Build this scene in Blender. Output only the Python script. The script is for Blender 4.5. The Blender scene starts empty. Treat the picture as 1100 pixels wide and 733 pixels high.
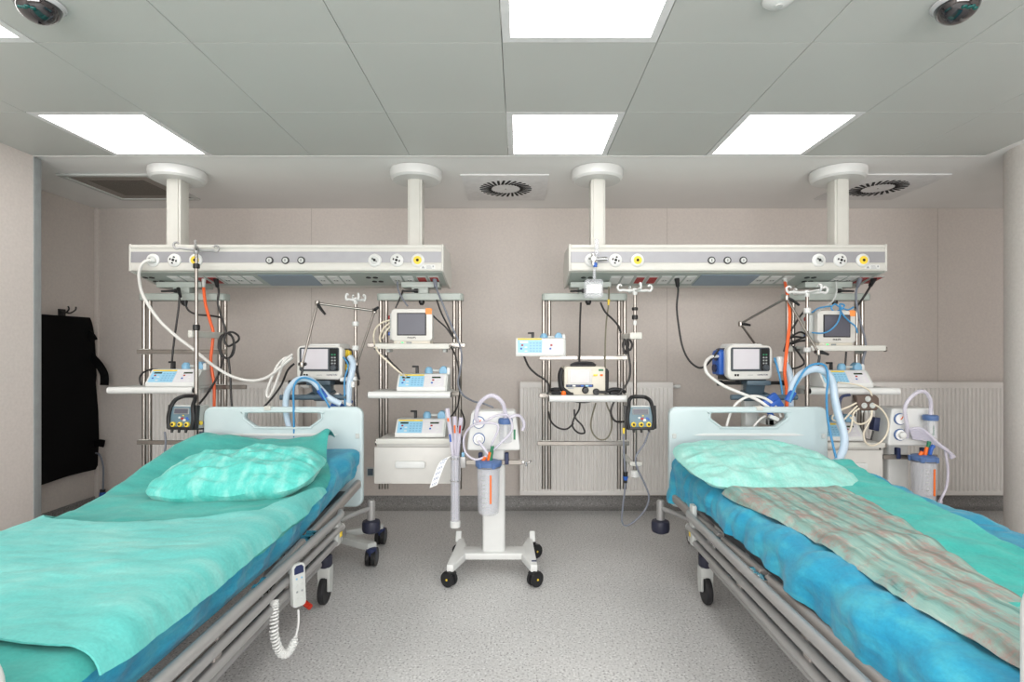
import bpy, bmesh, math, random
from mathutils import Vector, Matrix, noise
random.seed(7)
SC = bpy.context.scene
COL = SC.collection
PI = math.pi
F, VX, VY, H = 575.0, 558.0, 378.0, 1.317      # focal length in pixels, vanishing point, eye height

def P(px, py, d):
    """the point at depth d (metres from the lens) seen at a picture position"""
    return Vector(((px-VX)*d/F, d, H-(py-VY)*d/F))

# ------------------------------------------------------------------ materials
def lin(c):
    return tuple(((v/255)/12.92 if v/255 <= .04045 else ((v/255+.055)/1.055)**2.4) for v in c)

def mat(name, rgb, rough=.5, metal=0.0, var=.06, scale=18, bump=0.0, trans=0.0, alpha=1.0, emit=None, estr=0, coat=0, spec=.5, sheen=0):
    m = bpy.data.materials.new(name); m.use_nodes = True
    nt = m.node_tree; b = nt.nodes['Principled BSDF']
    c = lin(rgb)
    tc = nt.nodes.new('ShaderNodeTexCoord'); nz = nt.nodes.new('ShaderNodeTexNoise')
    nz.inputs['Scale'].default_value = scale; nz.inputs['Detail'].default_value = 4
    nt.links.new(tc.outputs['Object'], nz.inputs['Vector'])
    cr = nt.nodes.new('ShaderNodeValToRGB')
    lo = tuple(v*(1-var) for v in c); hi = tuple(min(1, v*(1+var)) for v in c)
    cr.color_ramp.elements[0].color = lo+(1,); cr.color_ramp.elements[0].position = .3
    cr.color_ramp.elements[1].color = hi+(1,); cr.color_ramp.elements[1].position = .7
    nt.links.new(nz.outputs['Fac'], cr.inputs['Fac'])
    nt.links.new(cr.outputs['Color'], b.inputs['Base Color'])
    b.inputs['Roughness'].default_value = rough; b.inputs['Metallic'].default_value = metal
    b.inputs['Specular IOR Level'].default_value = spec
    b.inputs['Transmission Weight'].default_value = trans
    b.inputs['Alpha'].default_value = alpha
    b.inputs['Coat Weight'].default_value = coat
    b.inputs['Sheen Weight'].default_value = sheen
    if emit:
        b.inputs['Emission Color'].default_value = lin(emit)+(1,); b.inputs['Emission Strength'].default_value = estr
    if bump:
        bp = nt.nodes.new('ShaderNodeBump'); bp.inputs['Strength'].default_value = bump
        nt.links.new(nz.outputs['Fac'], bp.inputs['Height']); nt.links.new(bp.outputs['Normal'], b.inputs['Normal'])
    return m

def ramp(nt, src, stops):
    cr = nt.nodes.new('ShaderNodeValToRGB')
    el = cr.color_ramp.elements
    while len(el) < len(stops): el.new(.5)
    for e, (p, c) in zip(el, stops):
        e.position = p; e.color = lin(c)+(1,)
    nt.links.new(src, cr.inputs['Fac'])
    return cr.outputs['Color']

def nodes(name, rough=.5, spec=.5):
    m = bpy.data.materials.new(name); m.use_nodes = True
    nt = m.node_tree; b = nt.nodes['Principled BSDF']
    b.inputs['Roughness'].default_value = rough; b.inputs['Specular IOR Level'].default_value = spec
    tc = nt.nodes.new('ShaderNodeTexCoord')
    return m, nt, b, tc

def noise_node(nt, vec, scale, detail=3, rough=.5):
    n = nt.nodes.new('ShaderNodeTexNoise'); n.inputs['Scale'].default_value = scale
    n.inputs['Detail'].default_value = detail; n.inputs['Roughness'].default_value = rough
    nt.links.new(vec, n.inputs['Vector']); return n.outputs['Fac']

def mapping(nt, vec, scale=(1,1,1), rot=(0,0,0)):
    mp = nt.nodes.new('ShaderNodeMapping'); mp.inputs['Scale'].default_value = scale; mp.inputs['Rotation'].default_value = rot
    nt.links.new(vec, mp.inputs['Vector']); return mp.outputs['Vector']

def mixc(nt, fac, a, b, mode='MIX'):
    mx = nt.nodes.new('ShaderNodeMix'); mx.data_type = 'RGBA'; mx.blend_type = mode
    if isinstance(fac, (int, float)): mx.inputs['Factor'].default_value = fac
    else: nt.links.new(fac, mx.inputs['Factor'])
    for s, v in (('A', a), ('B', b)):
        sock = [i for i in mx.inputs if i.name == s and i.type == 'RGBA'][0]
        if isinstance(v, tuple): sock.default_value = lin(v)+(1,)
        else: nt.links.new(v, sock)
    return [o for o in mx.outputs if o.type == 'RGBA'][0]

def bump_to(nt, b, h, strength, dist=.01):
    bp = nt.nodes.new('ShaderNodeBump'); bp.inputs['Strength'].default_value = strength; bp.inputs['Distance'].default_value = dist
    nt.links.new(h, bp.inputs['Height']); nt.links.new(bp.outputs['Normal'], b.inputs['Normal'])

M = {}
def speckle(name, base, dark, light, rough):
    m, nt, b, tc = nodes(name, rough, .4)
    v = tc.outputs['Object']
    n1 = noise_node(nt, v, 105, 2); n2 = noise_node(nt, v, 42, 3); n3 = noise_node(nt, v, 1.3, 3)
    c = ramp(nt, n1, [(.33, dark), (.43, base), (.60, base), (.68, light)])
    c2 = ramp(nt, n2, [(.3, tuple(int(x*.88) for x in base)), (.6, tuple(min(255, int(x*1.05)) for x in base))])
    c3 = mixc(nt, .25, c, c2)
    c4 = ramp(nt, n3, [(.3, (238,238,238)), (.7, (255,255,255))])
    nt.links.new(mixc(nt, 1.0, c3, c4, 'MULTIPLY'), b.inputs['Base Color'])
    return m
M['floor'] = speckle('speckled_vinyl', (206,205,204), (104,103,103), (246,246,245), .42)
M['skirting'] = speckle('speckled_skirting', (138,136,134), (92,92,92), (180,178,176), .5)

def wallmat(name, rgb):
    m, nt, b, tc = nodes(name, .62, .3)
    v = tc.outputs['Object']
    n1 = noise_node(nt, v, 60, 4); n2 = noise_node(nt, v, .8, 2)
    c = ramp(nt, n1, [(.3, tuple(int(x*.98) for x in rgb)), (.7, tuple(min(255,int(x*1.015)) for x in rgb))])
    c2 = ramp(nt, n2, [(.3, (247,246,245)), (.7, (255,255,255))])
    nt.links.new(mixc(nt, 1.0, c, c2, 'MULTIPLY'), b.inputs['Base Color'])
    bump_to(nt, b, n1, .12, .003)
    return m
M['wall'] = wallmat('beige_wall_vinyl', (210,202,196))
M['wall_light'] = wallmat('pale_wall_vinyl', (222,213,208))
M['column'] = wallmat('column_paint', (214,209,204))
M['gypsum'] = mat('gypsum_white', (240,239,237), .8, var=.015, scale=3)
M['cassette'] = mat('ceiling_cassette', (195,197,193), .45, var=.012, scale=2)
M['seam'] = mat('ceiling_seam', (160,160,157), .7)
M['grey_trim'] = mat('grey_corner_trim', (150,154,155), .4)
M['light'] = mat('lamp_diffuser', (255,255,255), .5, emit=(255,252,250), estr=6.5)
M['lamp_frame'] = mat('lamp_frame', (225,225,225), .5)
M['white'] = mat('white_plastic', (218,219,217), .35, var=.02)
M['offwhite'] = mat('off_white_enamel', (212,210,205), .35, var=.02)
M['cream'] = mat('cream_plastic', (214,208,194), .45, var=.03)
M['greywhite'] = mat('grey_white_plastic', (196,199,196), .4, var=.02)
M['board'] = mat('headboard_plastic', (193,208,210), .32, var=.015)
M['radiator'] = mat('radiator_enamel', (230,227,223), .4, var=.01)
M['alu'] = mat('aluminium_profile', (206,205,198), .38, var=.02)
M['fascia'] = mat('grey_fascia', (158,158,162), .4, .25, var=.03)
M['under'] = mat('underside_panel', (168,176,170), .4, var=.02)
M['bluegrey'] = mat('blue_grey_lens', (128,144,158), .3, var=.03)
M['chrome'] = mat('chrome', (205,205,205), .16, 1.0, var=.03)
M['steel'] = mat('brushed_steel', (158,153,147), .3, 1.0, var=.05)
M['grey_metal'] = mat('grey_painted_metal', (168,167,166), .38, .35, var=.03)
M['black'] = mat('black_plastic', (22,22,24), .4, var=.15)
M['rubber'] = mat('black_rubber', (30,30,33), .6, var=.15)
M['apron'] = mat('black_apron_vinyl', (7,7,8), .85, var=.3, scale=60, spec=.15)
M['darkgrey'] = mat('dark_grey_plastic', (66,72,78), .45, var=.05)
M['slate'] = mat('slate_plastic', (74,92,104), .45, var=.05)
M['navy'] = mat('navy_plastic', (36,46,82), .4, var=.08)
M['blue'] = mat('mid_blue_plastic', (40,92,178), .4, var=.06)
M['steelblue'] = mat('steel_blue_plastic', (84,112,160), .4, var=.05)
M['lightblue'] = mat('light_blue_panel', (150,200,226), .4, var=.03)
M['paleblue'] = mat('pale_blue_plastic', (128,176,206), .4, var=.03)
M['palegrey'] = mat('pale_key_panel', (214,212,216), .45, var=.02)
M['yellow'] = mat('yellow_marking', (238,206,64), .5, var=.04)
M['red'] = mat('red_socket', (160,24,26), .45, var=.08)
M['orange'] = mat('orange_plastic', (240,110,28), .45, var=.05)
M['sticker'] = mat('orange_sticker', (244,150,80), .6, var=.04)
M['orangehose'] = mat('orange_hose', (238,98,40), .4, var=.04)
M['green'] = mat('green_plastic', (40,120,84), .45)
M['teal_hose'] = mat('dark_green_tube', (24,110,84), .4)
M['lcd'] = mat('lcd_green', (40,58,36), .3)
M['screen'] = mat('monitor_glass', (92,92,102), .3, var=.06, scale=5, spec=.35)
M['vscreen'] = mat('ventilator_glass', (206,202,208), .16, var=.05, scale=6, spec=.7)
M['paper'] = mat('white_paper', (240,240,240), .8, var=.02)
M['led'] = mat('green_led', (40,220,120), .4, emit=(40,230,120), estr=1.5)
M['hose'] = mat('pale_blue_hose', (190,208,224), .3, var=.03)
M['clearhose'] = mat('clear_tubing', (222,218,232), .2, var=.03, alpha=.62)
M['whitehose'] = mat('white_hose', (226,224,220), .4, var=.02)
M['beigecable'] = mat('beige_cable', (222,212,192), .45, var=.03)
M['bluetube'] = mat('blue_tube', (64,140,190), .35)
M['greycable'] = mat('grey_cable', (118,122,132), .45)
M['blackcable'] = mat('black_cable', (36,34,34), .45, var=.1)
M['olivecable'] = mat('olive_cable', (120,116,98), .5)
M['clear'] = mat('clear_jar', (226,228,234), .08, var=.02, alpha=.30, spec=.6)
M['brown'] = mat('brown_plastic', (96,80,72), .45, var=.06)
M['mesh'] = mat('grille_filter', (150,142,134), .9, var=.25, scale=160, bump=.4)
M['slot'] = mat('dark_slot', (18,18,20), .8)
M['dome'] = mat('smoked_dome', (22,20,26), .05, var=.2, spec=.9, coat=.6)
M['clearrim'] = mat('clear_dome_rim', (226,226,228), .1, alpha=.7)

def cloth_mat(name, rgb, lo, hi, stretch=(1,1,1), scale=6, rough=.75, rot=0, bump=.25):
    m, nt, b, tc = nodes(name, rough, .25)
    v = mapping(nt, tc.outputs['Object'], stretch, (0, 0, rot))
    n1 = noise_node(nt, v, scale, 5, .6); n2 = noise_node(nt, tc.outputs['Object'], 120, 3)
    c = ramp(nt, n1, [(.3, lo), (.5, rgb), (.72, hi)])
    c2 = ramp(nt, n2, [(.3, (240,240,240)), (.7, (255,255,255))])
    nt.links.new(mixc(nt, 1.0, c, c2, 'MULTIPLY'), b.inputs['Base Color'])
    n3 = noise_node(nt, v, scale*3, 4)
    bump_to(nt, b, n3, bump, .01)
    b.inputs['Sheen Weight'].default_value = .15
    return m
M['blue_sheet'] = cloth_mat('blue_bed_cover', (44,156,190), (30,140,180), (74,178,198), (1.5,1,3), 7)
M['teal_sheet'] = cloth_mat('teal_sheet', (66,170,162), (54,156,150), (82,184,174), (.6,2,1), 5)
M['teal_light'] = cloth_mat('light_teal_sheet', (104,198,192), (90,190,185), (136,208,201), (.7,2.4,1), 5, rot=.3)
M['pillow_teal'] = cloth_mat('teal_pillow_case', (98,202,192), (72,188,178), (150,218,209), (2,1,1), 9)
M['pillow_mint'] = cloth_mat('mint_pillow_case', (156,220,210), (134,212,200), (180,228,218), (3,1,1), 7)
M['teal_film'] = cloth_mat('teal_film_sheet', (60,190,180), (44,176,170), (84,202,192), (1.5,1,2), 6)

def blanket_mat():
    m, nt, b, tc = nodes('checked_blanket', .85, .2)
    o = tc.outputs['Object']
    v = mapping(nt, o, (16, 1.6, 1), (0, 0, -.12))
    n1 = noise_node(nt, v, 3, 5, .65)
    base = ramp(nt, n1, [(.26, (80,122,120)), (.40, (134,174,168)), (.55, (152,184,175)), (.7, (184,200,190))])
    v2 = mapping(nt, o, (3.4, 2.0, 1), (0, 0, .35))
    n2 = noise_node(nt, v2, 4.5, 5, .7)
    fac = ramp(nt, n2, [(.45, (0,0,0)), (.60, (200,200,200))])
    v3 = mapping(nt, o, (10, 30, 1), (0, 0, -.25))
    n3 = noise_node(nt, v3, 4, 3, .6)
    red = ramp(nt, n3, [(.3, (140,142,136)), (.62, (186,112,106))])
    c = mixc(nt, fac, base, red)
    wv = nt.nodes.new('ShaderNodeTexWave'); wv.bands_direction = 'X'; wv.inputs['Scale'].default_value = 4.2; wv.inputs['Distortion'].default_value = 1.4
    nt.links.new(o, wv.inputs['Vector'])
    st = ramp(nt, wv.outputs['Fac'], [(.0, (190,196,194)), (.25, (255,255,255)), (1, (255,255,255))])
    c = mixc(nt, .6, c, st, 'MULTIPLY')
    nt.links.new(c, b.inputs['Base Color'])
    bump_to(nt, b, n1, .5, .01)
    return m
M['blanket'] = blanket_mat()

# ------------------------------------------------------------------ mesh helpers
def catmull(pts, n=8, closed=False):
    pts = [Vector(p) for p in pts]
    if len(pts) < 3: return pts
    out = []
    L = len(pts)
    segs = L if closed else L-1
    for i in range(segs):
        if closed: p0, p1, p2, p3 = pts[(i-1)%L], pts[i], pts[(i+1)%L], pts[(i+2)%L]
        else: p0, p1, p2, p3 = pts[max(i-1,0)], pts[i], pts[i+1], pts[min(i+2,L-1)]
        for k in range(n):
            t = k/n
            out.append(.5*((2*p1)+(p2-p0)*t+(2*p0-5*p1+4*p2-p3)*t*t+(3*p1-p0-3*p2+p3)*t**3))
    if not closed: out.append(pts[-1])
    return out

class MB:
    def __init__(s): s.bm = bmesh.new(); s.M = Matrix()
    def xf(s, m): s.M = m; return s
    def _v(s, co): return s.bm.verts.new(s.M @ Vector(co))
    def box(s, lo, hi, bev=0, seg=2):
        x0,y0,z0 = lo; x1,y1,z1 = hi
        b = bmesh.new()
        vs = [b.verts.new(c) for c in ((x0,y0,z0),(x1,y0,z0),(x1,y1,z0),(x0,y1,z0),(x0,y0,z1),(x1,y0,z1),(x1,y1,z1),(x0,y1,z1))]
        for f in ((0,3,2,1),(4,5,6,7),(0,1,5,4),(1,2,6,5),(2,3,7,6),(3,0,4,7)): b.faces.new([vs[i] for i in f])
        if bev:
            bev = min(bev, .49*min(abs(x1-x0),abs(y1-y0),abs(z1-z0)))
            bmesh.ops.bevel(b, geom=b.edges[:], offset=bev, segments=seg, profile=.6, affect='EDGES')
        return s.merge(b)
    def merge(s, b):
        b.verts.index_update()
        mp = [s._v(v.co) for v in b.verts]
        for f in b.faces:
            try: s.bm.faces.new([mp[v.index] for v in f.verts])
            except ValueError: pass
        b.free(); return s
    def prism(s, pts, axis, a, b_, bev=0, seg=2):
        """polygon extruded along an axis; pts are the two other coordinates in order (x: y,z / y: x,z / z: x,y)"""
        b = bmesh.new()
        def mk(p, t):
            return (t,p[0],p[1]) if axis == 'x' else (p[0],t,p[1]) if axis == 'y' else (p[0],p[1],t)
        A = [b.verts.new(mk(p,a)) for p in pts]; B = [b.verts.new(mk(p,b_)) for p in pts]
        n = len(pts)
        b.faces.new(A); b.faces.new(B[::-1])
        for i in range(n): b.faces.new((A[i],B[i],B[(i+1)%n],A[(i+1)%n]))
        bmesh.ops.recalc_face_normals(b, faces=b.faces[:])
        if bev: bmesh.ops.bevel(b, geom=b.edges[:], offset=bev, segments=seg, profile=.6, affect='EDGES')
        return s.merge(b)
    def cyl(s, a, b, r, r2=None, n=14):
        a, b = Vector(a), Vector(b); r2 = r if r2 is None else r2
        d = (b-a).normalized(); u = d.orthogonal().normalized(); w = d.cross(u)
        A = [s._v(a+(u*math.cos(t)+w*math.sin(t))*r) for t in [2*PI*i/n for i in range(n)]]
        B = [s._v(b+(u*math.cos(t)+w*math.sin(t))*r2) for t in [2*PI*i/n for i in range(n)]]
        for i in range(n): s.bm.faces.new((A[i],A[(i+1)%n],B[(i+1)%n],B[i]))
        s.bm.faces.new(A[::-1]); s.bm.faces.new(B); return s
    def tube(s, pts, r, n=8, smooth=6, closed=False):
        pts = catmull(pts, smooth, closed) if smooth else [Vector(p) for p in pts]
        rings = []
        up = None
        L = len(pts)
        for i, p in enumerate(pts):
            if closed: t = pts[(i+1)%L]-pts[(i-1)%L]
            else: t = pts[min(i+1,L-1)]-pts[max(i-1,0)]
            if t.length < 1e-9: t = Vector((0,0,1))
            t.normalize()
            if up is None: u = t.orthogonal().normalized()
            else:
                u = up-t*up.dot(t)
                u = u.normalized() if u.length > 1e-6 else t.orthogonal().normalized()
            up = u; w = t.cross(u)
            rr = r(i/(L-1)) if callable(r) else r
            rings.append([s._v(p+(u*math.cos(2*PI*k/n)+w*math.sin(2*PI*k/n))*rr) for k in range(n)])
        for i in range(L if closed else L-1):
            A, B = rings[i], rings[(i+1)%L]
            for k in range(n): s.bm.faces.new((A[k],A[(k+1)%n],B[(k+1)%n],B[k]))
        if not closed: s.bm.faces.new(rings[0][::-1]); s.bm.faces.new(rings[-1])
        return s
    def lathe(s, prof, origin=(0,0,0), n=28, m=None):
        """prof: (radius, z) pairs turned about z at the origin"""
        o = Vector(origin); R = []
        m = m or Matrix()
        for r, z in prof:
            R.append([s._v(o+m@Vector((r*math.cos(2*PI*k/n), r*math.sin(2*PI*k/n), z))) for k in range(n)] if r > 1e-6 else [s._v(o+m@Vector((0,0,z)))])
        for A, B in zip(R, R[1:]):
            if len(A) == 1 and len(B) == 1: continue
            for k in range(n):
                k2 = (k+1)%n
                f = [A[0]] if len(A) == 1 else [A[k],A[k2]]
                f += [B[0]] if len(B) == 1 else [B[k2],B[k]]
                s.bm.faces.new(f)
        if len(R[0]) > 1: s.bm.faces.new(R[0][::-1])
        if len(R[-1]) > 1: s.bm.faces.new(R[-1])
        return s
    def disc(s, c, nrm, r, t, n=20, bev=0):
        c, nrm = Vector(c), Vector(nrm).normalized()
        return s.cyl(c, c+nrm*t, r, r-bev, n)
    def ring(s, c, nrm, r, rt, n=24, k=8):
        c, nrm = Vector(c), Vector(nrm).normalized(); u = nrm.orthogonal().normalized(); w = nrm.cross(u)
        return s.tube([c+(u*math.cos(2*PI*i/n)+w*math.sin(2*PI*i/n))*r for i in range(n)], rt, k, 0, True)
    def build(s, name, m, parent=None, angle=35, kind=None, label=None):
        bmesh.ops.recalc_face_normals(s.bm, faces=s.bm.faces[:])
        root = parent
        while root is not None and root.parent is not None: root = root.parent
        off = root.location.copy() if root is not None else Vector()
        if root is not None and off.length > 0: bmesh.ops.translate(s.bm, verts=s.bm.verts[:], vec=-off)
        me = bpy.data.meshes.new(name); s.bm.to_mesh(me); s.bm.free()
        me.polygons.foreach_set('use_smooth', [True]*len(me.polygons)); me.set_sharp_from_angle(angle=math.radians(angle))
        me.materials.append(M[m] if isinstance(m, str) else m)
        o = bpy.data.objects.new(name, me); COL.objects.link(o)
        if parent is not None: o.parent = parent
        if kind: o['kind'] = kind
        if label: o['label'] = label
        return o

def tag(o, label, cat, group=None, kind=None):
    o['label'] = label; o['category'] = cat
    if group: o['group'] = group
    if kind: o['kind'] = kind
    return o
def thing(name, label, cat, loc=(0,0,0), group=None):
    o = bpy.data.objects.new(name, None); COL.objects.link(o); o.location = Vector(loc); o.empty_display_size = .05
    return tag(o, label, cat, group)
def solo(mb, name, m, label, cat, group=None):
    """a top-level thing that is one mesh, its origin at its own lowest point"""
    c = Vector((0,0,0)); n = len(mb.bm.verts)
    for v in mb.bm.verts: c += v.co
    c /= n; c.z = min(v.co.z for v in mb.bm.verts)
    bmesh.ops.translate(mb.bm, verts=mb.bm.verts[:], vec=-c)
    o = mb.build(name, m); o.location = c
    return tag(o, label, cat, group)
def struct(mb, name, m, parent=None):
    return mb.build(name, m, parent, kind='structure')
def copy_tree(o, parent=None):
    c = o.copy(); COL.objects.link(c)
    if parent is not None: c.parent = parent
    for ch in [x for x in bpy.data.objects if x.parent == o]: copy_tree(ch, c)
    return c
def rrect(w, h, r, n=6, cx=0, cy=0):
    pts = []
    for sx, sy, a0 in ((1,1,0),(-1,1,90),(-1,-1,180),(1,-1,270)):
        for i in range(n+1):
            a = math.radians(a0+90*i/n)
            pts.append((cx+sx*(w/2-r)+r*math.cos(a), cy+sy*(h/2-r)+r*math.sin(a)))
    return pts
def holed_plate(outer, holes, thick, bev):
    """plate in the XZ plane with holes, centred on y = 0, rounded edges"""
    cu = bpy.data.curves.new('outline', 'CURVE'); cu.dimensions = '2D'; cu.fill_mode = 'BOTH'
    cu.extrude = thick/2-bev; cu.bevel_depth = bev; cu.bevel_resolution = 3; cu.offset = -bev
    for pts in [outer]+holes:
        sp = cu.splines.new('POLY'); sp.points.add(len(pts)-1); sp.use_cyclic_u = True
        for p, q in zip(sp.points, pts): p.co = (q[0], q[1], 0, 1)
    o = bpy.data.objects.new('outline', cu); COL.objects.link(o)
    bpy.context.view_layer.update()
    me = bpy.data.meshes.new_from_object(o.evaluated_get(bpy.context.evaluated_depsgraph_get()))
    bpy.data.objects.remove(o); bpy.data.curves.remove(cu)
    b = bmesh.new(); b.from_mesh(me); bpy.data.meshes.remove(me)
    bmesh.ops.remove_doubles(b, verts=b.verts[:], dist=1e-5)
    for v in b.verts: v.co = Vector((v.co.x, v.co.z, v.co.y))
    return b
def text(body, size, m, parent, mtx, name='lettering', ext=.0006):
    """raised letters; mtx takes the XY text plane into the root's local space"""
    cu = bpy.data.curves.new('t', 'FONT'); cu.body = body; cu.size = size; cu.extrude = ext; cu.align_x = 'CENTER'; cu.align_y = 'CENTER'
    o = bpy.data.objects.new('t', cu); COL.objects.link(o); bpy.context.view_layer.update()
    me = bpy.data.meshes.new_from_object(o.evaluated_get(bpy.context.evaluated_depsgraph_get()))
    bpy.data.objects.remove(o); bpy.data.curves.remove(cu)
    me.transform(mtx); me.materials.clear(); me.materials.append(M[m]); me.name = name
    t = bpy.data.objects.new(name, me); COL.objects.link(t); t.parent = parent
    return t
FRONT = Matrix(((1,0,0,0),(0,0,-1,0),(0,1,0,0),(0,0,0,1)))   # text plane turned to face -Y
def T(x, y, z): return Matrix.Translation((x,y,z))
def RX(a): return Matrix.Rotation(a, 4, 'X')
def RY(a): return Matrix.Rotation(a, 4, 'Y')
def RZ(a): return Matrix.Rotation(a, 4, 'Z')
def smooth(t): t = max(0, min(1, t)); return t*t*(3-2*t)
# ------------------------------------------------------------------ the room
ZC = H+1.2                      # ceiling height
YB = 4.48                       # back wall
YR = -2.6                       # wall behind the viewer
XL, XA, XR = -2.97, -3.545, 4.35
CY = 3.27                       # end of the cassette ceiling
struct(MB().box((XA-.2,YR-.1,-.1),(XR+.2,YB+.2,0)), 'floor', 'floor')
struct(MB().box((XA-.2,YB,0),(XR+.2,YB+.15,ZC)), 'wall_back', 'wall')
struct(MB().box((XA-.15,CY,0),(XA,YB,ZC)), 'wall_alcove', 'wall')
struct(MB().box((XA-.15,YR,0),(XL,CY,ZC)), 'wall_left', 'wall_light')
struct(MB().box((XR,YR,0),(XR+.15,YB,ZC)), 'wall_right', 'wall')
# wall behind the viewer; its wide window is added to carry fill light
WX0, WX1, WZ0, WZ1 = -2.6, 3.2, .85, 2.25
mb = MB()
for lo, hi in (((XA-.15,0),(XR+.15,WZ0)),((XA-.15,WZ1),(XR+.15,ZC)),((XA-.15,WZ0),(WX0,WZ1)),((WX1,WZ0),(XR+.15,WZ1))):
    mb.box((lo[0],YR-.15,lo[1]),(hi[0],YR,hi[1]))
struct(mb, 'wall_rear', 'wall_light')
mb = MB()
for k in range(5):
    x = WX0+(WX1-WX0)*k/4; mb.box((x-.035,YR-.10,WZ0),(x+.035,YR-.04,WZ1), .005)
for z in (WZ0,WZ1): mb.box((WX0,YR-.10,z-.035),(WX1,YR-.04,z+.035), .005)
struct(mb, 'added_fill_window', 'white')  # frame of the added, unseen window
# seams between the wall sheets
mb = MB()
for x in (-1.74, 1.235, 3.5): mb.box((x-.002,YB-.0015,.11),(x+.002,YB+.01,ZC))
struct(mb, 'trim_4', mat('wall_seam', (178,169,162), .6))
struct(MB().box((XL-.3,CY,0),(XL+.004,CY+.052,ZC-.008), .003), 'trim_1', 'grey_trim')
struct(MB().box((XA-.002,YB-.02,.1),(XA+.03,YB+.01,ZC-.002), .006), 'trim_2', 'wall_light')
# skirting, coved onto the floor
def cove(pts, name, out):
    mb = MB(); prof = [(0,.112),(.006,.112),(.006,.05),(.014,.028),(.03,.012),(.055,.004),(.055,0),(0,0)]
    return mb, prof
mb = MB(); mb.prism([(YB-p[0],p[1]) for p in [(0,.112),(.006,.112),(.006,.05),(.014,.028),(.03,.012),(.06,.003),(.06,0),(0,0)]], 'x', XA, XR)
struct(mb, 'baseboard_back', 'skirting')
mb = MB(); mb.prism([(XA+p[0],p[1]) for p in [(0,.112),(.006,.112),(.006,.05),(.014,.028),(.03,.012),(.06,.003),(.06,0),(0,0)]], 'y', CY+.055, YB)
struct(mb, 'baseboard_alcove', 'skirting')
mb = MB(); mb.prism([(XL+p[0],p[1]) for p in [(0,.112),(.006,.112),(.006,.05),(.014,.028),(.03,.012),(.06,.003),(.06,0),(0,0)]], 'y', YR, CY)
struct(mb, 'baseboard_left', 'skirting')
# round column at the right
colx, coly, colr = 3.145, 3.115, .245
mb = MB(); mb.lathe([(colr,0),(colr,ZC)], (colx,coly,0), 64)
struct(mb, 'pillar_right', 'column')
mb = MB(); mb.lathe([(colr+.06,.001),(colr+.06,.003),(colr+.02,.014),(colr+.006,.05),(colr+.006,.112),(colr,.112)], (colx,coly,0), 64)
struct(mb, 'baseboard_pillar', 'skirting')
# ceiling: gypsum band at the back and right, metal cassettes with fine seams in front
SX0, PIT = -.068, .6
CXR = 2.84
mb = MB(); mb.box((XA-.15,CY,ZC),(XR+.15,YB+.15,ZC+.12)); mb.box((CXR,YR-.15,ZC),(XR+.15,CY,ZC+.12))
struct(mb, 'ceiling_band', 'gypsum')
# cassette field: one board per cassette, lamps take some of the cells
cells_light = {(-4,0),(-4,2),(0,0),(0,2),(2,0)}
cells_fill_unseen = {(-4,4),(0,4),(2,4),(-4,6),(0,6),(3,6),(-2,7),(-4,8),(0,8),(2,8)}  # cells out of view that get added fill lamps
mb = MB()
g = .0012
for i in range(-5, 5):
    for j in range(0, 10):
        if (i,j) in cells_light: continue
        x0 = SX0+PIT*i; x1 = min(x0+PIT, CXR); x0 = max(x0, XL)
        y1 = CY-PIT*j; y0 = max(y1-PIT, YR)
        if x1-x0 < .02 or y1-y0 < .02: continue
        mb.box((x0+g,y0+g,ZC-.004),(x1-g,y1-g,ZC+.05), .0012, 1)
struct(mb, 'ceiling', 'cassette')
mb = MB(); mb.box((XL-.1,YR,ZC+.055),(CXR,CY,ZC+.12)); struct(mb, 'ceiling_void', 'seam')
mb = MB()
mb.box((XL,CY-.002,ZC-.006),(CXR+.006,CY+.006,ZC+.02)); mb.box((CXR,YR,ZC-.006),(CXR+.006,CY,ZC+.02))
struct(mb, 'trim_3', 'gypsum')

pos = {(-4,0): 'square white ceiling lamp panel over the left bed, at the end of the cassette ceiling',
       (-4,2): 'square white ceiling lamp panel at the left picture edge below the left dome camera',
       (0,0): 'square white ceiling lamp panel between the two middle support columns',
       (0,2): 'largest white ceiling lamp panel, cut by the top edge above the aisle',
       (2,0): 'square white ceiling lamp panel over the right bed'}
for (i,j), lab in pos.items():
    x0 = SX0+PIT*i; y1 = CY-PIT*j
    cx, cy = x0+PIT/2, y1-PIT/2
    t = thing('ceiling_light', lab, 'ceiling lamp', (cx,cy,ZC), 'square ceiling lamps')
    fr = MB()
    w, a = PIT/2-.003, .266
    for lo, hi in (((-w,-w),(w,-a)),((-w,a),(w,w)),((-w,-a),(-a,a)),((a,-a),(w,a))):
        fr.box((cx+lo[0],cy+lo[1],ZC-.005),(cx+hi[0],cy+hi[1],ZC+.03))
    fr.build('frame', 'lamp_frame', t)
    MB().box((cx-a,cy-a,ZC-.001),(cx+a,cy+a,ZC+.02)).build('diffuser', 'light', t)

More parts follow.
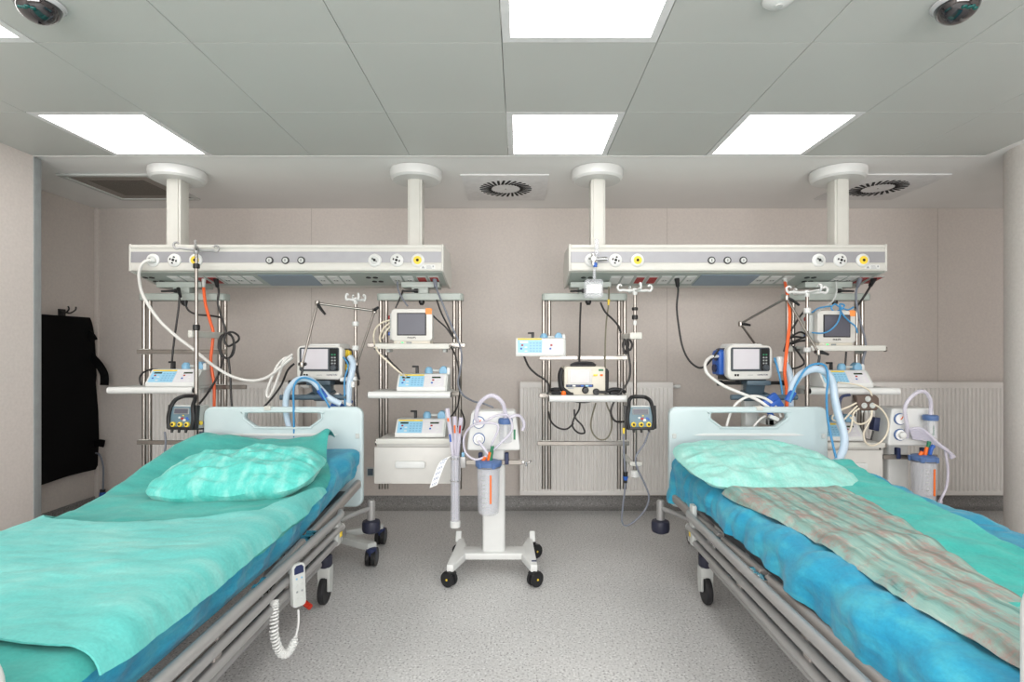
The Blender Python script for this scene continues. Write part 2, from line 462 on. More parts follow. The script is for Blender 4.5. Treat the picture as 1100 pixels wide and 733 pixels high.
# swirl diffusers and return grille
def swirl(x0, y0, label):
    t = thing('air_diffuser', label, 'air vent', (x0+.3,y0+.3,ZC), 'swirl air diffusers')
    c = Vector((x0+.3,y0+.3,ZC))
    MB().box((x0,y0,ZC-.010),(x0+.6,y0+.6,ZC-.0005), .003).build('plate', 'greywhite' if False else 'lamp_frame', t)
    s = MB()
    n = 28
    for k in range(n):
        a = 2*PI*k/n; u = Vector((math.cos(a),math.sin(a),0)); off = .42
        d = Vector((math.cos(a+off),math.sin(a+off),0)); w = Vector((-d.y,d.x,0))*.0085
        p0 = c+u*.105; p1 = p0+d*.088
        q = [p0-w,p1-w,p1+w,p0+w]
        z0, z1 = ZC-.0125, ZC-.0095
        vs = [s._v((p.x,p.y,z0)) for p in q]+[s._v((p.x,p.y,z1)) for p in q]
        for f in ((0,1,2,3),(7,6,5,4),(0,4,5,1),(1,5,6,2),(2,6,7,3),(3,7,4,0)): s.bm.faces.new([vs[i] for i in f])
    s.build('slots', 'slot', t)
    MB().disc(c+Vector((0,0,-.010)), (0,0,-1), .005, .003, 10).build('screw', 'steel', t)
swirl(-.4, 3.61, 'square swirl air diffuser in the ceiling above the aisle')
swirl(2.31, 3.6, 'square swirl air diffuser behind the rightmost support column')
t = thing('return_air_grille', 'sunken square return air grille with brown filter over the alcove', 'air vent', (-2.81,3.9,ZC))
fr = MB(); x0,x1,y0,y1 = -3.12,-2.5,3.6,4.2
for lo, hi in (((x0,y0),(x1,y0+.035)),((x0,y1-.035),(x1,y1)),((x0,y0+.035),(x0+.035,y1-.035)),((x1-.035,y0+.035),(x1,y1-.035))):
    fr.box((lo[0],lo[1],ZC-.014),(hi[0],hi[1],ZC-.0005), .002, 1)
fr.build('frame', 'greywhite', t)
inn = MB(); inn.box((x0+.035,y0+.035,ZC-.006),(x1-.035,y1-.035,ZC-.001)); inn.build('filter', 'mesh', t)
sm = MB()
sm.box((x0+.12,y0+.12,ZC-.009),(x1-.12,y1-.12,ZC-.0055)); sm.build('core', mat('filter_core', (112,105,98), .9, var=.25, scale=140, bump=.3), t)

# dome cameras and smoke detector
def dome(x, y, label):
    t = thing('dome_camera', label, 'camera', (x,y,ZC), 'ceiling dome cameras')
    c = (x,y,ZC-.002)
    MB().lathe([(.074,0),(.074,-.010),(.070,-.016),(.066,-.018)], c, 32).build('rim', 'clearrim', t)
    prof = [(.066*math.cos(a),-.010-.062*math.sin(a)) for a in [PI/2*k/10 for k in range(11)]]
    MB().lathe(prof, c, 32).build('dome', 'dome', t)
    r = MB()
    for k, (a0, rr) in enumerate(((.25,.052),(.6,.05))):
        for q in range(2):
            aa = -1.9+.5*q+.3*k
            p = Vector((x+rr*math.cos(aa), y+rr*math.sin(aa), ZC-.012-.0622*math.sqrt(1-(rr/.066)**2)))
            r.lathe([(.009,0),(.008,-.004),(0,-.005)], p, 12)
    r.build('sensor_window', mat('teal_glass', (20,96,92), .1), t)
    MB().tube([Vector((x+.073*math.cos(a),y+.073*math.sin(a),ZC-.009)) for a in [2*PI*k/24 for k in range(24)]], .005, 6, 0, True).build('rim_ring', 'clearrim', t)
dome(-1.645, 1.83, 'smoked dome camera on the ceiling over the left bed')
dome(1.497, 1.83, 'smoked dome camera on the ceiling over the right bed')
t = thing('smoke_detector', 'small white round ceiling detector cut by the top picture edge', 'smoke detector', (.872,1.80,ZC))
MB().lathe([(.052,-.002),(.052,-.015),(.04,-.026),(.018,-.034),(0,-.034)], (.872,1.80,ZC-.002), 28).build('housing', 'white', t)
MB().lathe([(.012,-.034),(.012,-.038),(0,-.039)], (.872,1.80,ZC-.002), 16).build('sensor', 'greywhite', t)

# ------------------------------------------------------------------ radiators
def radiator(x0, x1, label):
    zt, zb = 1.066, .15
    t = thing('radiator', label, 'radiator', ((x0+x1)/2,YB-.1,zb), 'ribbed panel radiators')
    yf = YB-.135
    b = MB()
    n = int((x1-x0-.04)/.033)
    step = (x1-x0-.04)/n
    pts = [(x0,yf+.012)]
    for k in range(n):
        a = x0+.02+k*step
        pts += [(a+.004,yf+.012),(a+.010,yf),(a+step-.008,yf),(a+step-.002,yf+.012)]
    pts += [(x1,yf+.012),(x1,yf+.02),(x0,yf+.02)]
    b.prism(pts, 'z', zb+.035, zt-.045)
    b.box((x0,yf+.004,zb),(x1,yf+.02,zb+.036), .003); b.box((x0,yf+.004,zt-.046),(x1,yf+.02,zt), .003)
    b.build('ribbed_panel', 'radiator', t)
    b = MB(); b.box((x0,yf+.018,zt-.02),(x1,YB-.03,zt+.004), .004)
    b.box((x0-.001,yf+.016,zb+.01),(x0+.01,YB-.03,zt-.01)); b.box((x1-.01,yf+.016,zb+.01),(x1+.001,YB-.03,zt-.01)); b.box((x0,YB-.05,zb),(x1,YB-.03,zt-.02))
    b.build('casing', 'radiator', t)
    for x in (x0+.15, x1-.15):
        b = MB(); b.box((x-.015,YB-.05,zb+.05),(x+.015,YB-.001,zt-.1)); b.build('wall_bracket', 'radiator', t)
    v = MB(); z = zt-.035
    v.cyl((x1,yf+.06,z),(x1+.03,yf+.06,z), .009); v.cyl((x1+.028,yf+.06,z),(x1+.072,yf+.06,z), .018, .015)
    v.build('valve', 'white', t)
radiator(.005, 1.25, 'ribbed white radiator behind the defibrillator tower')
radiator(-3.07, -1.8, 'ribbed white radiator mostly hidden behind the left bed headboard')
radiator(2.78, 4.06, 'ribbed white radiator behind the right suction unit, beside the pillar')

# wall outlet near the drawer tower
c = P(399,507,YB)
t = thing('wall_outlet', 'small grey wall outlet left of the drawer unit', 'socket', (c.x,YB,c.z-.04))
MB().box((c.x-.04,YB-.012,c.z-.04),(c.x+.03,YB-.0005,c.z+.04), .004).build('plate', 'greywhite', t)
MB().box((c.x-.028,YB-.016,c.z-.028),(c.x+.018,YB-.011,c.z+.028), .003).build('insert', 'slate', t)

# ------------------------------------------------------------------ black apron in the alcove
xw = XA
def A(px, py, x): 
    d = -x*F/(VX-px)*1.0
    return Vector((x, d, H-(py-VY)*d/F))
x = XA+.055
out = [(3.62,.272),(3.95,.274),(4.12,.278),(4.31,.277),(4.335,.235),(4.36,.13),(4.375,-.02),(4.385,-.2),(4.375,-.25),(4.40,-.5),(4.41,-.7),(4.40,-.95),(4.36,-.985),(4.25,-.965),(4.1,-.965),(3.95,-.955),(3.62,-.93)]
t = thing('lead_apron', 'black x-ray apron hanging on the alcove wall', 'apron', (x,4.0,H-.98))
b = MB()
NY, NZ = 34, 40
def inside_edges(z):
    # right boundary as a function of height
    r = [p for p in out[3:13]]
    zz = z
    for a, c2 in zip(r, r[1:]):
        if a[1] >= zz >= c2[1]:
            f = (a[1]-zz)/(a[1]-c2[1]+1e-9); return a[0]+(c2[0]-a[0])*f
    return r[0][0] if zz > 0 else r[-1][0]
rows = []
for i in range(NZ+1):
    z = .275-(.275+.965)*i/NZ
    yr = inside_edges(z)
    row = []
    for j in range(NY+1):
        y = 3.62+(yr-3.62)*j/NY
        w = .016*math.sin(9*y+1.5*z)+.012*noise.noise(Vector((y*3,z*2,1)))
        row.append((x+w, y, H+z))
    rows.append(row)
for side in (0, .014):
    V = [[b._v((p[0]+side,p[1],p[2])) for p in r] for r in rows]
    for i in range(NZ):
        for j in range(NY): b.bm.faces.new((V[i][j],V[i+1][j],V[i+1][j+1],V[i][j+1]))
    if side == 0: V0 = V
ring0 = [V0[0][j] for j in range(NY+1)]+[V0[i][NY] for i in range(1,NZ+1)]+[V0[NZ][j] for j in range(NY-1,-1,-1)]+[V0[i][0] for i in range(NZ-1,0,-1)]
ring1 = [V[0][j] for j in range(NY+1)]+[V[i][NY] for i in range(1,NZ+1)]+[V[NZ][j] for j in range(NY-1,-1,-1)]+[V[i][0] for i in range(NZ-1,0,-1)]
for k in range(len(ring0)): b.bm.faces.new((ring0[k],ring0[(k+1)%len(ring0)],ring1[(k+1)%len(ring0)],ring1[k]))
b.build('panel', 'apron', t)
def strap(pts, w, t_, th=.012):
    b = MB()
    pts = catmull(pts, 6)
    prev = None
    for i, p in enumerate(pts):
        tg = (pts[min(i+1,len(pts)-1)]-pts[max(i-1,0)]).normalized()
        n = tg.cross(Vector((.35,-.94,0))).normalized()
        f = Vector((.35,-.94,0))*th/2
        q = [b._v(p+n*w/2+f), b._v(p-n*w/2+f), b._v(p-n*w/2-f), b._v(p+n*w/2-f)]
        if prev:
            for k in range(4): b.bm.faces.new((prev[k],prev[(k+1)%4],q[(k+1)%4],q[k]))
        else: b.bm.faces.new(q)
        prev = q
    b.bm.faces.new(prev[::-1])
    return b.build('strap', 'apron', t_)
strap([P(94,379,4.33),P(100,385,4.33),P(107,393,4.32),P(112,403,4.32),P(112,414,4.32)], .055, t)
strap([P(94,358,4.3),P(98,361,4.3),P(101,366,4.3)], .05, t, .02)
strap([P(100,478,4.38),P(106,476,4.36),P(112,477,4.35)], .055, t, .02)
k = MB(); hp = P(72,338,4.14); hp.x = XA
k.box((XA-.001,hp.y-.03,H+.27),(XA+.012,hp.y+.03,H+.33), .003)
for s in (-1,1): k.tube([(XA+.01,hp.y+s*.012,H+.31),(XA+.05,hp.y+s*.02,H+.30),(XA+.085,hp.y+s*.03,H+.325),(XA+.085,hp.y+s*.036,H+.35)], .006)
o = solo(k, 'coat_hook', 'black', 'small black double wall hook above the black apron', 'hook')
k = thing('hanging_cable', 'grey cable with dark blue plug hanging below the apron', 'cable', P(109,537,4.36))
MB().tube([P(103,487,4.38),P(106,488,4.37),P(109,493,4.37),P(111,505,4.36),P(110.5,528,4.36)], .007).build('cord', 'greycable', k)
b = MB(); b.cyl(P(110.5,526,4.36),P(109.5,537,4.36), .02, .016); b.build('plug', 'black', k)
b = MB(); b.cyl(P(110.2,529,4.36),P(110,533.5,4.36), .0215, .0215); b.build('plug_band', 'blue', k)

# ------------------------------------------------------------------ added fill lights, out of view
for (i,j) in cells_fill_unseen:
    x0 = SX0+PIT*i; y1 = CY-PIT*j
    ld = bpy.data.lights.new('unseen_fill_lamp', 'AREA'); ld.shape = 'SQUARE'; ld.size = .53; ld.energy = 12  # fill lamp added out of view to even the brightness
    ld.color = (1,.985,.97)
    lo = bpy.data.objects.new('unseen_fill_lamp', ld); COL.objects.link(lo); lo.location = (x0+PIT/2, y1-PIT/2, ZC-.02)
ld = bpy.data.lights.new('added_rear_fill', 'AREA'); ld.shape = 'RECTANGLE'; ld.size = WX1-WX0; ld.size_y = WZ1-WZ0; ld.energy = 330; ld.color = (1,.99,.98)  # area light added in the rear opening as soft frontal fill
lo = bpy.data.objects.new('added_rear_fill', ld); COL.objects.link(lo); lo.location = ((WX0+WX1)/2, YR-.14, (WZ0+WZ1)/2); lo.rotation_euler = (-PI/2,0,PI)
w = bpy.data.worlds.new('room_air'); SC.world = w; w.use_nodes = True
w.node_tree.nodes['Background'].inputs[0].default_value = (.8,.8,.8,1); w.node_tree.nodes['Background'].inputs[1].default_value = .3
# ------------------------------------------------------------------ camera
cd = bpy.data.cameras.new('camera'); cam = bpy.data.objects.new('camera', cd); COL.objects.link(cam)
cam.location = (0,0,H); cam.rotation_euler = (PI/2,0,0)
cd.sensor_fit = 'HORIZONTAL'; cd.sensor_width = 36; cd.lens = F/1100*36
cd.shift_x = -(VX-550)/1100; cd.shift_y = (VY-366.5)/1100
cd.clip_start = .05
SC.camera = cam
vs = SC.view_settings
SC.display_settings.display_device = 'sRGB'
vs.view_transform = 'Standard'; vs.look = 'None'; vs.gamma = 1; vs.exposure = -.38; vs.use_curve_mapping = False
# ------------------------------------------------------------------ supply consoles hung from the ceiling
def console(x0, x1, label, cols, outlets, switches, plates, lamp, clusters, carriages, tagx):
    """x0, x1: ends; the rest are picture columns on the front face or the underside"""
    yf = 3.4
    zt = H+.68; zb = H+.516
    t = thing('supply_console', label, 'medical supply unit', ((x0+x1)/2, 3.58, H+.455), 'ceiling-hung supply consoles')
    prof = [(yf,zt),(yf,zb),(yf+.02,zb-.006),(3.70,H+.450),(3.76,H+.448),(3.80,H+.47),(3.81,H+.50),(3.81,H+.60),(3.70,zt)]
    MB().prism(prof, 'x', x0+.012, x1-.012).build('housing', 'alu', t)
    b = MB()
    for xa, xb in ((x0,x0+.014),(x1-.014,x1)):
        b = MB(); b.prism([(yf-.004,zt+.003),(yf-.004,zb-.004),(yf+.02,zb-.012),(3.70,H+.443),(3.765,H+.441),(3.806,H+.47),(3.816,H+.50),(3.816,H+.603),(3.705,zt+.003)], 'x', xa, xb, .003, 1)
        b.build('end_cap', 'alu', t)
    # profile ribs of the front
    b = MB(); b.box((x0+.014,yf-.006,zt-.022),(x1-.014,yf+.004,zt-.004), .003)
    b.build('profile_rail', 'alu', t)
    b = MB(); b.box((x0+.014,yf-.004,zb+.004),(x1-.014,yf+.004,zb+.046), .003)
    b.build('profile_rail', 'alu', t)
    b = MB(); b.box((x0+.014,yf-.003,zb+.05),(x1-.014,yf+.004,zt-.045)); b.build('fascia', 'fascia', t)
    zo = H-(280-VY)*yf/F
    for k, (px, kind) in enumerate(outlets):
        x = (px-VX)*yf/F; c = Vector((x, yf-.003, zo))
        g = MB().lathe([(.042,0),(.042,.006),(.036,.011),(.030,.013)], c, 28, RX(PI/2)).build('gas_outlet', 'white', t)
        inner = {'w': 'greywhite', 'b': 'white', 'y': 'yellow'}[kind]
        MB().lathe([(.026,.0125),(.026,.016),(.016,.017)], c, 24, RX(PI/2)).build('coloured_ring', inner, g)
        h = MB().lathe([(.009,.016),(.009,.0185)], c, 14, RX(PI/2))
        if kind == 'b':
            for a in (0.3, 1.87, 3.44, 5.0):
                h.xf(T(*c)@RY(a)).box((.015,-.018,-.006),(.024,-.0155,.006)); h.xf(Matrix())
        elif kind == 'w':
            h.xf(T(*c)).box((-.018,-.018,.004),(-.006,-.0155,.012)).box((.008,-.018,-.012),(.016,-.0155,-.006)); h.xf(Matrix())
        h.build('port', 'slot', g)
    for px in switches:
        x = (px-VX)*yf/F; c = Vector((x, yf-.003, zo))
        g = MB().lathe([(.024,0),(.024,.005),(.018,.006)], c, 22, RX(PI/2)).build('call_switch', 'black', t)
        MB().lathe([(.0165,.0055),(.0165,.009),(.012,.010)], c, 20, RX(PI/2)).build('button', 'greywhite', g)
        MB().xf(T(*c)).box((-.002,-.0112,-.008),(.002,-.0098,.008)).build('mark', 'slot', g)
    # underside: plane from (yf+.02, zb-.006) to (3.70, H+.462)
    a = Vector((0,yf+.02,zb-.006)); e = Vector((0,3.70,H+.450)); v = (e-a).normalized(); L = (e-a).length
    n = Vector((0,v.z,-v.y)).normalized()
    if n.z > 0: n = -n
    def fr(x, s): # local frame on the underside: X along the unit, Y down the slope, Z out of it
        o = Vector((x,a.y,a.z))+v*s
        m = Matrix(((1,0,0,o.x),(0,v.y,n.y,o.y),(0,v.z,n.z,o.z),(0,0,0,1)))
        return m
    sl = L/2
    dm = a.y+v.y*sl
    MB().xf(fr(0,0)).box((x0+.016,.006,0),(x1-.016,L-.03,.0025)).build('underside_panel', 'under', t)
    for px, kind in plates:
        x = (px-VX)*dm/F
        p = MB().xf(fr(x,sl)).box((-.034,-.075,.002),(.034,.07,.006), .003, 1).build('socket', 'white' if kind != 'r' else 'greywhite', t)
        if kind == 'r':
            MB().xf(fr(x,sl)).box((-.027,-.055,.0055),(.027,.055,.0085), .002, 1).build('red_insert', 'red', p)
        elif kind == 'w':
            q = MB().xf(fr(x,sl)); q.lathe([(.021,.0058),(.021,.0075)], (0,0,0), 18); q.build('well', 'greywhite', p)
            q = MB().xf(fr(x,sl)); q.box((-.011,-.004,.007),(-.006,.004,.0085)).box((.006,-.004,.007),(.011,.004,.0085)); q.build('pin_holes', 'slot', p)
        else:
            MB().xf(fr(x,sl)).box((-.026,-.055,.0055),(.026,.055,.0075), .002, 1).build('blank_cover', 'white', p)
    xa, xb = [(p-VX)*dm/F for p in lamp]
    MB().xf(fr(0,sl)).box((xa,-.1,.002),(xb,.105,.007), .003, 1).build('reading_lamp_lens', 'bluegrey', t)
    for px in clusters:
        x = (px-VX)*dm/F
        for dx, dy in ((-.035,-.045),(.015,-.045),(-.012,.03),(.035,.03)):
            MB().xf(fr(x+dx*.9,sl+dy)).lathe([(.017,.001),(.017,.005),(.014,.006)], (0,0,0), 16).build('signal_port', 'black', t)
    # rating label with a small pictogram
    x = (tagx-VX)*yf/F
    MB().box((x-.045,yf-.0055,zb+.008),(x+.05,yf-.0035,zb+.036)).build('rating_label', 'white', t)
    b = MB()
    for k in range(3): b.box((x-.005,yf-.0066,zb+.013+.007*k),(x+.03-.004*k,yf-.0052,zb+.0155+.007*k))
    b.prism([(x-.036,zb+.013),(x-.016,zb+.013),(x-.026,zb+.029)], 'y', yf-.0066, yf-.0052); b.box((x+.034,yf-.0066,zb+.02),(x+.043,yf-.0052,zb+.03))
    b.build('label_print', 'grey_trim', t)
    for px in cols:   # support columns with a flange at the ceiling
        x = px
        c = MB(); c.box((x-.047,3.505,zt-.12),(x+.047,3.595,ZC-.07), .004); c.box((x-.034,3.495,zt-.02),(x+.034,3.51,ZC-.07), .002, 1)
        cc = c.build('support_column', 'alu', t)
        MB().lathe([(.170,-.004),(.172,-.03),(.165,-.058),(.15,-.07),(.03,-.07)], (x,3.55,ZC), 40).build('ceiling_flange', 'white', cc)
        s = MB()
        for an in (-2.4,-.75): s.lathe([(.008,0),(.006,-.003),(0,-.004)], (x+.14*math.cos(an),3.55+.14*math.sin(an),ZC-.066), 10)
        s.build('flange_screw', 'steel', cc)
    for (pa, pb) in carriages:
        xa, xb = (pa-VX)*3.62/F, (pb-VX)*3.62/F
        b = MB(); b.box((xa,3.56,H+.428),(xb,3.70,H+.466), .005); b.build('equipment_rail', 'under', t)
    return t

def px2x(px, d): return (px-VX)*d/F
console(-2.48, -.482, 'ceiling-hung grey and white supply console above the left bed', [px2x(191,3.55), px2x(447,3.55)],
        [(165,'w'),(188,'b'),(211,'y'),(403,'w'),(426.5,'b'),(449,'y')], [290,307,324],
        [(192,'x'),(205.5,'x'),(219,'r'),(232,'r'),(245,'w'),(258.5,'w'),(272,'w'),(347,'w'),(361,'w'),(374,'w'),(427,'w'),(440,'w'),(454,'r'),(467,'r')],
        (284,341), [166,403], [(174,222),(433,473)], 459)
console(.313, 2.335, 'ceiling-hung grey and white supply console above the right bed', [px2x(641.5,3.55), px2x(900,3.55)],
        [(635,'w'),(661,'b'),(684.5,'y'),(879,'w'),(902,'b'),(926,'y')], [764,781,798],
        [(660,'x'),(673,'x'),(686.5,'r'),(700,'r'),(713.5,'w'),(727,'w'),(740,'w'),(815,'w'),(829,'w'),(843,'w'),(898,'w'),(911,'w'),(924,'r'),(937.5,'r')],
        (748,810), [631,868], [(612,655),(860,910)], 936)

# ------------------------------------------------------------------ equipment towers hung under the consoles
def tower(label, xl, xr, pairs, zbot, rails, carr, knob, d=3.60):
    """xl, xr in metres; pairs = x of the tube pairs; rails = (z, xa, xb)"""
    zt = H+.388
    t = thing('equipment_tower', label, 'equipment tower', ((xl+xr)/2, d, zbot), 'hanging equipment towers')
    b = MB(); b.prism(rrect(xr-xl, .1, .03, 5, (xl+xr)/2, d), 'z', zt-.046, zt, .004, 1); b.build('crossbar', 'under', t)
    b = MB(); b.box((carr-.055,d-.035,zt-.002),(carr+.055,d+.04,H+.429), .006); b.build('carriage', 'under', t)
    for x in pairs:
        for dx in (-.019,.019):
            b = MB(); b.cyl((x+dx,d,zbot),(x+dx,d,zt-.03), .0135, n=16); b.cyl((x+dx,d,zbot-.008),(x+dx,d,zbot+.012), .0145, n=16)
            b.build('tube', 'steel', t)
    for z, xa, xb in rails:
        b = MB(); b.box((xa,d-.046,z-.014),(xb,d-.034,z+.014), .003, 1)
        r = b.build('rail', 'steel', t)
        for x in pairs:
            MB().box((x-.036,d-.036,z-.018),(x+.036,d-.010,z+.018), .004, 1).build('rail_clamp', 'alu', r)
    k = MB(); x = carr+knob*.03
    k.cyl((x-knob*.02,d-.045,zt+.017),(x+knob*.005,d-.045,zt+.017), .014); k.cyl((x,d-.045,zt+.017),(x+knob*.085,d-.06,zt+.012), .008, .006); k.cyl((x-knob*.01,d-.05,zt+.017),(x-knob*.01,d-.0,zt+.017), .008)
    k.build('clamp_lever', 'black', t)
    k = MB(); k.cyl((carr+.01,d-.02,zt-.062),(carr+.01,d-.02,zt-.046), .02); k.cyl((carr+.01,d-.02,zt-.076),(carr+.01,d-.02,zt-.06), .011, .02)
    k.build('knob', 'black', t)
    return t
def shelf(t, xl, xr, ztop, yf, yb, front='round', m='greywhite'):
    """shelf hooked on the tower rails"""
    b = MB(); b.box((xl+.012,yf+.012,ztop-.016),(xr-.012,yb,ztop), .004)
    s = b.build('shelf', m, t)
    b = MB()
    if front == 'round':
        b.cyl((xl,yf,ztop-.02),(xr,yf,ztop-.02), .0215, n=18)
    else:
        b.box((xl,yf-.012,ztop-.03),(xr,yf+.012,ztop+.004), .006)
    b.build('front_rail', 'white' if front == 'round' else 'alu', s)
    b = MB()
    for x in (xl,xr):
        sg = 1 if x == xl else -1
        b.cyl((x+sg*.004,yf,ztop-.02),(x-sg*.004,yf,ztop-.02), .016)
    b.build('end_plug', 'black' if front == 'round' else 'steel', s)
    b = MB()
    for x in (xl+.05, xr-.05): b.box((x-.012,yb-.07,ztop-.05),(x+.012,yb+.02,ztop-.012), .004, 1)
    b.build('shelf_bracket', 'greywhite', s)
    return s
def Z(py, d): return H-(py-VY)*d/F

# A: left of the left bed
tA = tower('steel tube tower with one shelf hanging left of the left bed', px2x(153,3.6), px2x(245,3.6), [px2x(158,3.6),px2x(239,3.6)], .42,
           [(Z(378,3.56),px2x(147,3.56),px2x(243,3.56)),(Z(416,3.56),px2x(150,3.56),px2x(265,3.56)),(Z(475.5,3.56),px2x(147,3.56),px2x(222,3.56))], px2x(198,3.6), -1)
zA = Z(416,3.30); shelf(tA, px2x(117,3.30), px2x(208,3.30), zA, 3.30, 3.54)
# B: right of the left bed, with monitor shelf and drawer
tB = tower('steel tube tower with three shelves and a drawer right of the left bed', px2x(406,3.6), px2x(498,3.6), [px2x(412,3.6),px2x(491,3.6)], Z(524,3.6),
           [(Z(371,3.56),px2x(394,3.56),px2x(500,3.56)),(Z(423,3.56),px2x(404,3.56),px2x(496,3.56)),(Z(474,3.56),px2x(404,3.56),px2x(496,3.56))], px2x(452,3.6), -1)
zB1 = Z(370,3.36); shelf(tB, px2x(403,3.36), px2x(483,3.36), zB1, 3.36, 3.55, 'flat')
zB2 = Z(421,3.30); shelf(tB, px2x(396,3.30), px2x(484,3.30), zB2, 3.30, 3.55)
zB3 = Z(472,3.30); shelf(tB, px2x(404,3.30), px2x(486,3.30), zB3, 3.30, 3.55, 'flat', 'offwhite')
def drawer(t, xl, xr, zt, zb, yf, yb, hx):
    b = MB(); b.box((xl+.01,yf+.02,zb+.01),(xr-.01,yb,zt), .004); dr = b.build('drawer_box', 'offwhite', t)
    b = MB(); b.box((xl,yf,zb),(xr,yf+.022,zt-.02), .004); f = b.build('drawer_front', 'offwhite', dr)
    b = MB(); w = (xr-xl)*.38/2; z = zb+(zt-zb)*.5
    b.prism([(hx-w,z-.018),(hx-w+.012,z-.024),(hx+w-.012,z-.024),(hx+w,z-.018),(hx+w,z+.012),(hx+w-.01,z+.018),(hx-w+.01,z+.018),(hx-w,z+.012)], 'y', yf-.018, yf+.002, .004, 2)
    b.build('drawer_handle', 'white', dr)
drawer(tB, px2x(402,3.33), px2x(486,3.33), zB3-.035, Z(520,3.33), 3.33, 3.55, px2x(441,3.33))
# C: left of the right bed
tC = tower('steel tube tower holding the defibrillator left of the right bed', px2x(582,3.6), px2x(673,3.6), [px2x(587,3.6),px2x(668,3.6)], Z(524,3.6),
           [(Z(384.5,3.56),px2x(579,3.56),px2x(674,3.56)),(Z(425,3.56),px2x(579,3.56),px2x(672,3.56)),(Z(476.5,3.56),px2x(577,3.56),px2x(676,3.56))], px2x(630,3.6), -1)
zC = Z(425,3.32); shelf(tC, px2x(590,3.32), px2x(673,3.32), zC, 3.32, 3.55)
# D: right of the right bed
tD = tower('steel tube tower with monitor, two pumps and a drawer right of the right bed', px2x(841,3.6), px2x(932,3.6), [px2x(849,3.6),px2x(923,3.6)], Z(524,3.6),
           [(Z(375,3.56),px2x(852,3.56),px2x(953,3.56)),(Z(421,3.56),px2x(845,3.56),px2x(945,3.56)),(Z(474,3.56),px2x(845,3.56),px2x(945,3.56))], px2x(893,3.6), 1)
zD1 = Z(372,3.36); shelf(tD, px2x(870,3.36), px2x(951,3.36), zD1, 3.36, 3.55, 'flat')
zD2 = Z(417,3.30); shelf(tD, px2x(870,3.30), px2x(965,3.30), zD2, 3.30, 3.55)
zD3 = Z(476,3.30); shelf(tD, px2x(868,3.30), px2x(950,3.30), zD3, 3.30, 3.55, 'flat', 'offwhite')
drawer(tD, px2x(866,3.33), px2x(948,3.33), zD3-.03, Z(520,3.33), 3.33, 3.55, px2x(915,3.33))
# ------------------------------------------------------------------ syringe pumps
def pump(label, loc, rz=0, flat=False, lit=True):
    t = thing('syringe_pump', label, 'syringe pump', (0,0,0), 'blue and grey keypad syringe pumps')
    w = .305
    if flat: prof = [(0,.012),(.004,.11),(.012,.116),(.12,.12),(.12,0),(.004,0)]
    else: prof = [(0,.0),(0,.022),(.062,.102),(.07,.107),(.18,.107),(.18,0)]
    MB().prism(prof, 'x', -w/2, w/2, .005, 2).build('body', 'white', t)
    MB().prism([(p[0]*.98+.002,p[1]*.95) for p in prof], 'x', w/2-.002, w/2+.011, .003, 1).build('side_cover', 'greywhite', t)
    if flat: a, e = Vector((0,.0018,.018)), Vector((0,.0045,.112))
    else: a, e = Vector((0,.002,.0265)), Vector((0,.060,.1005))
    v = (e-a).normalized(); n = Vector((0,-v.z,v.y)); L = (e-a).length
    m = Matrix(((1,0,0,0),(0,v.y,n.y,a.y),(0,v.z,n.z,a.z),(0,0,0,1)))
    if m.to_3x3().determinant() < 0: pass
    MB().xf(m).box((-w/2+.012,.002,-.002),(.014,L-.009,.0015), .001, 1).build('blue_keypad', 'lightblue', t)
    MB().xf(m).box((.0145,.002,-.002),(w/2-.012,L-.004,.0015), .001, 1).build('grey_keypad', 'palegrey', t)
    MB().xf(m).box((-w/2+.012,L-.008,-.002),(.012,L+.002,.002), .001, 1).build('yellow_strip', 'yellow', t)
    for xa, xb in ((-.126,-.075),(.062,.118)):
        MB().xf(m).box((xa,L*.70,.001),(xb,L*.83,.003), .001, 1).build('display', 'lcd' if lit else 'paper', t)
    k = MB().xf(m)
    for i in range(4):
        for j in range(4): k.box((-.064+.02*i,L*(.12+.18*j),.001),(-.052+.02*i,L*(.12+.18*j)+.008,.0028))
    k.build('keys', 'paleblue', t)
    for xs_, w_, ys_ in (((.022,.036,.050),.009,4),((-.096,),.016,2),((.102,),.016,2)):
        k = MB().xf(m)
        for x in xs_:
            for j in range(ys_): k.box((x,L*(.12+(.18 if ys_ == 4 else .26)*j),.001),(x+w_,L*(.12+(.18 if ys_ == 4 else .26)*j)+.008,.0028))
        k.build('keys', 'white', t)
    for x in (-.118,.066):
        k = MB().xf(m); k.box((x,L*.5,.001),(x+.013,L*.5+.011,.003), .001, 1); k.build('red_key', 'red', t)
        k = MB().xf(m); k.box((x-.006,L*.27,.001),(x+.006,L*.27+.011,.003), .001, 1); k.build('blue_key', 'blue', t)
    # syringe cradle at the back: black clamp post, pale blue clip, drive head at the right
    b = MB(); b.box((-.052,.10,.10),(-.034,.118,.155), .003,1); b.box((-.075,.10,.145),(-.034,.118,.157), .003,1); b.build('clamp_post', 'black', t)
    b = MB(); b.xf(T(.03,.12,.105)).lathe([(.0,.045),(.016,.042),(.026,.025),(.026,0)], (0,0,0), 16); b.build('syringe_clip', 'paleblue', t)
    b = MB(); b.cyl((.02,.125,.125),(.13,.125,.125), .009); b.build('drive_rod', 'greywhite', t)
    b = MB(); b.prism([(.10,.10),(.10,.135),(.118,.155),(.140,.152),(.152,.125),(.15,.10)], 'y', .095, .15, .008, 2); b.build('drive_head', 'paleblue', t)
    b = MB(); b.prism([(.146,.10),(.148,.142),(.160,.148),(.17,.135),(.17,.10)], 'y', .10, .145, .006, 2); b.build('thumb_grip', 'white', t)
    t.location = Vector(loc); t.rotation_euler.z = rz
    return t
pump('grey and blue syringe pump on the lone shelf left of the left bed', (px2x(182,3.34),3.34,zA))
pump('grey and blue syringe pump on the middle shelf under the monitor beside the aisle', (px2x(452,3.34),3.34,zB2))
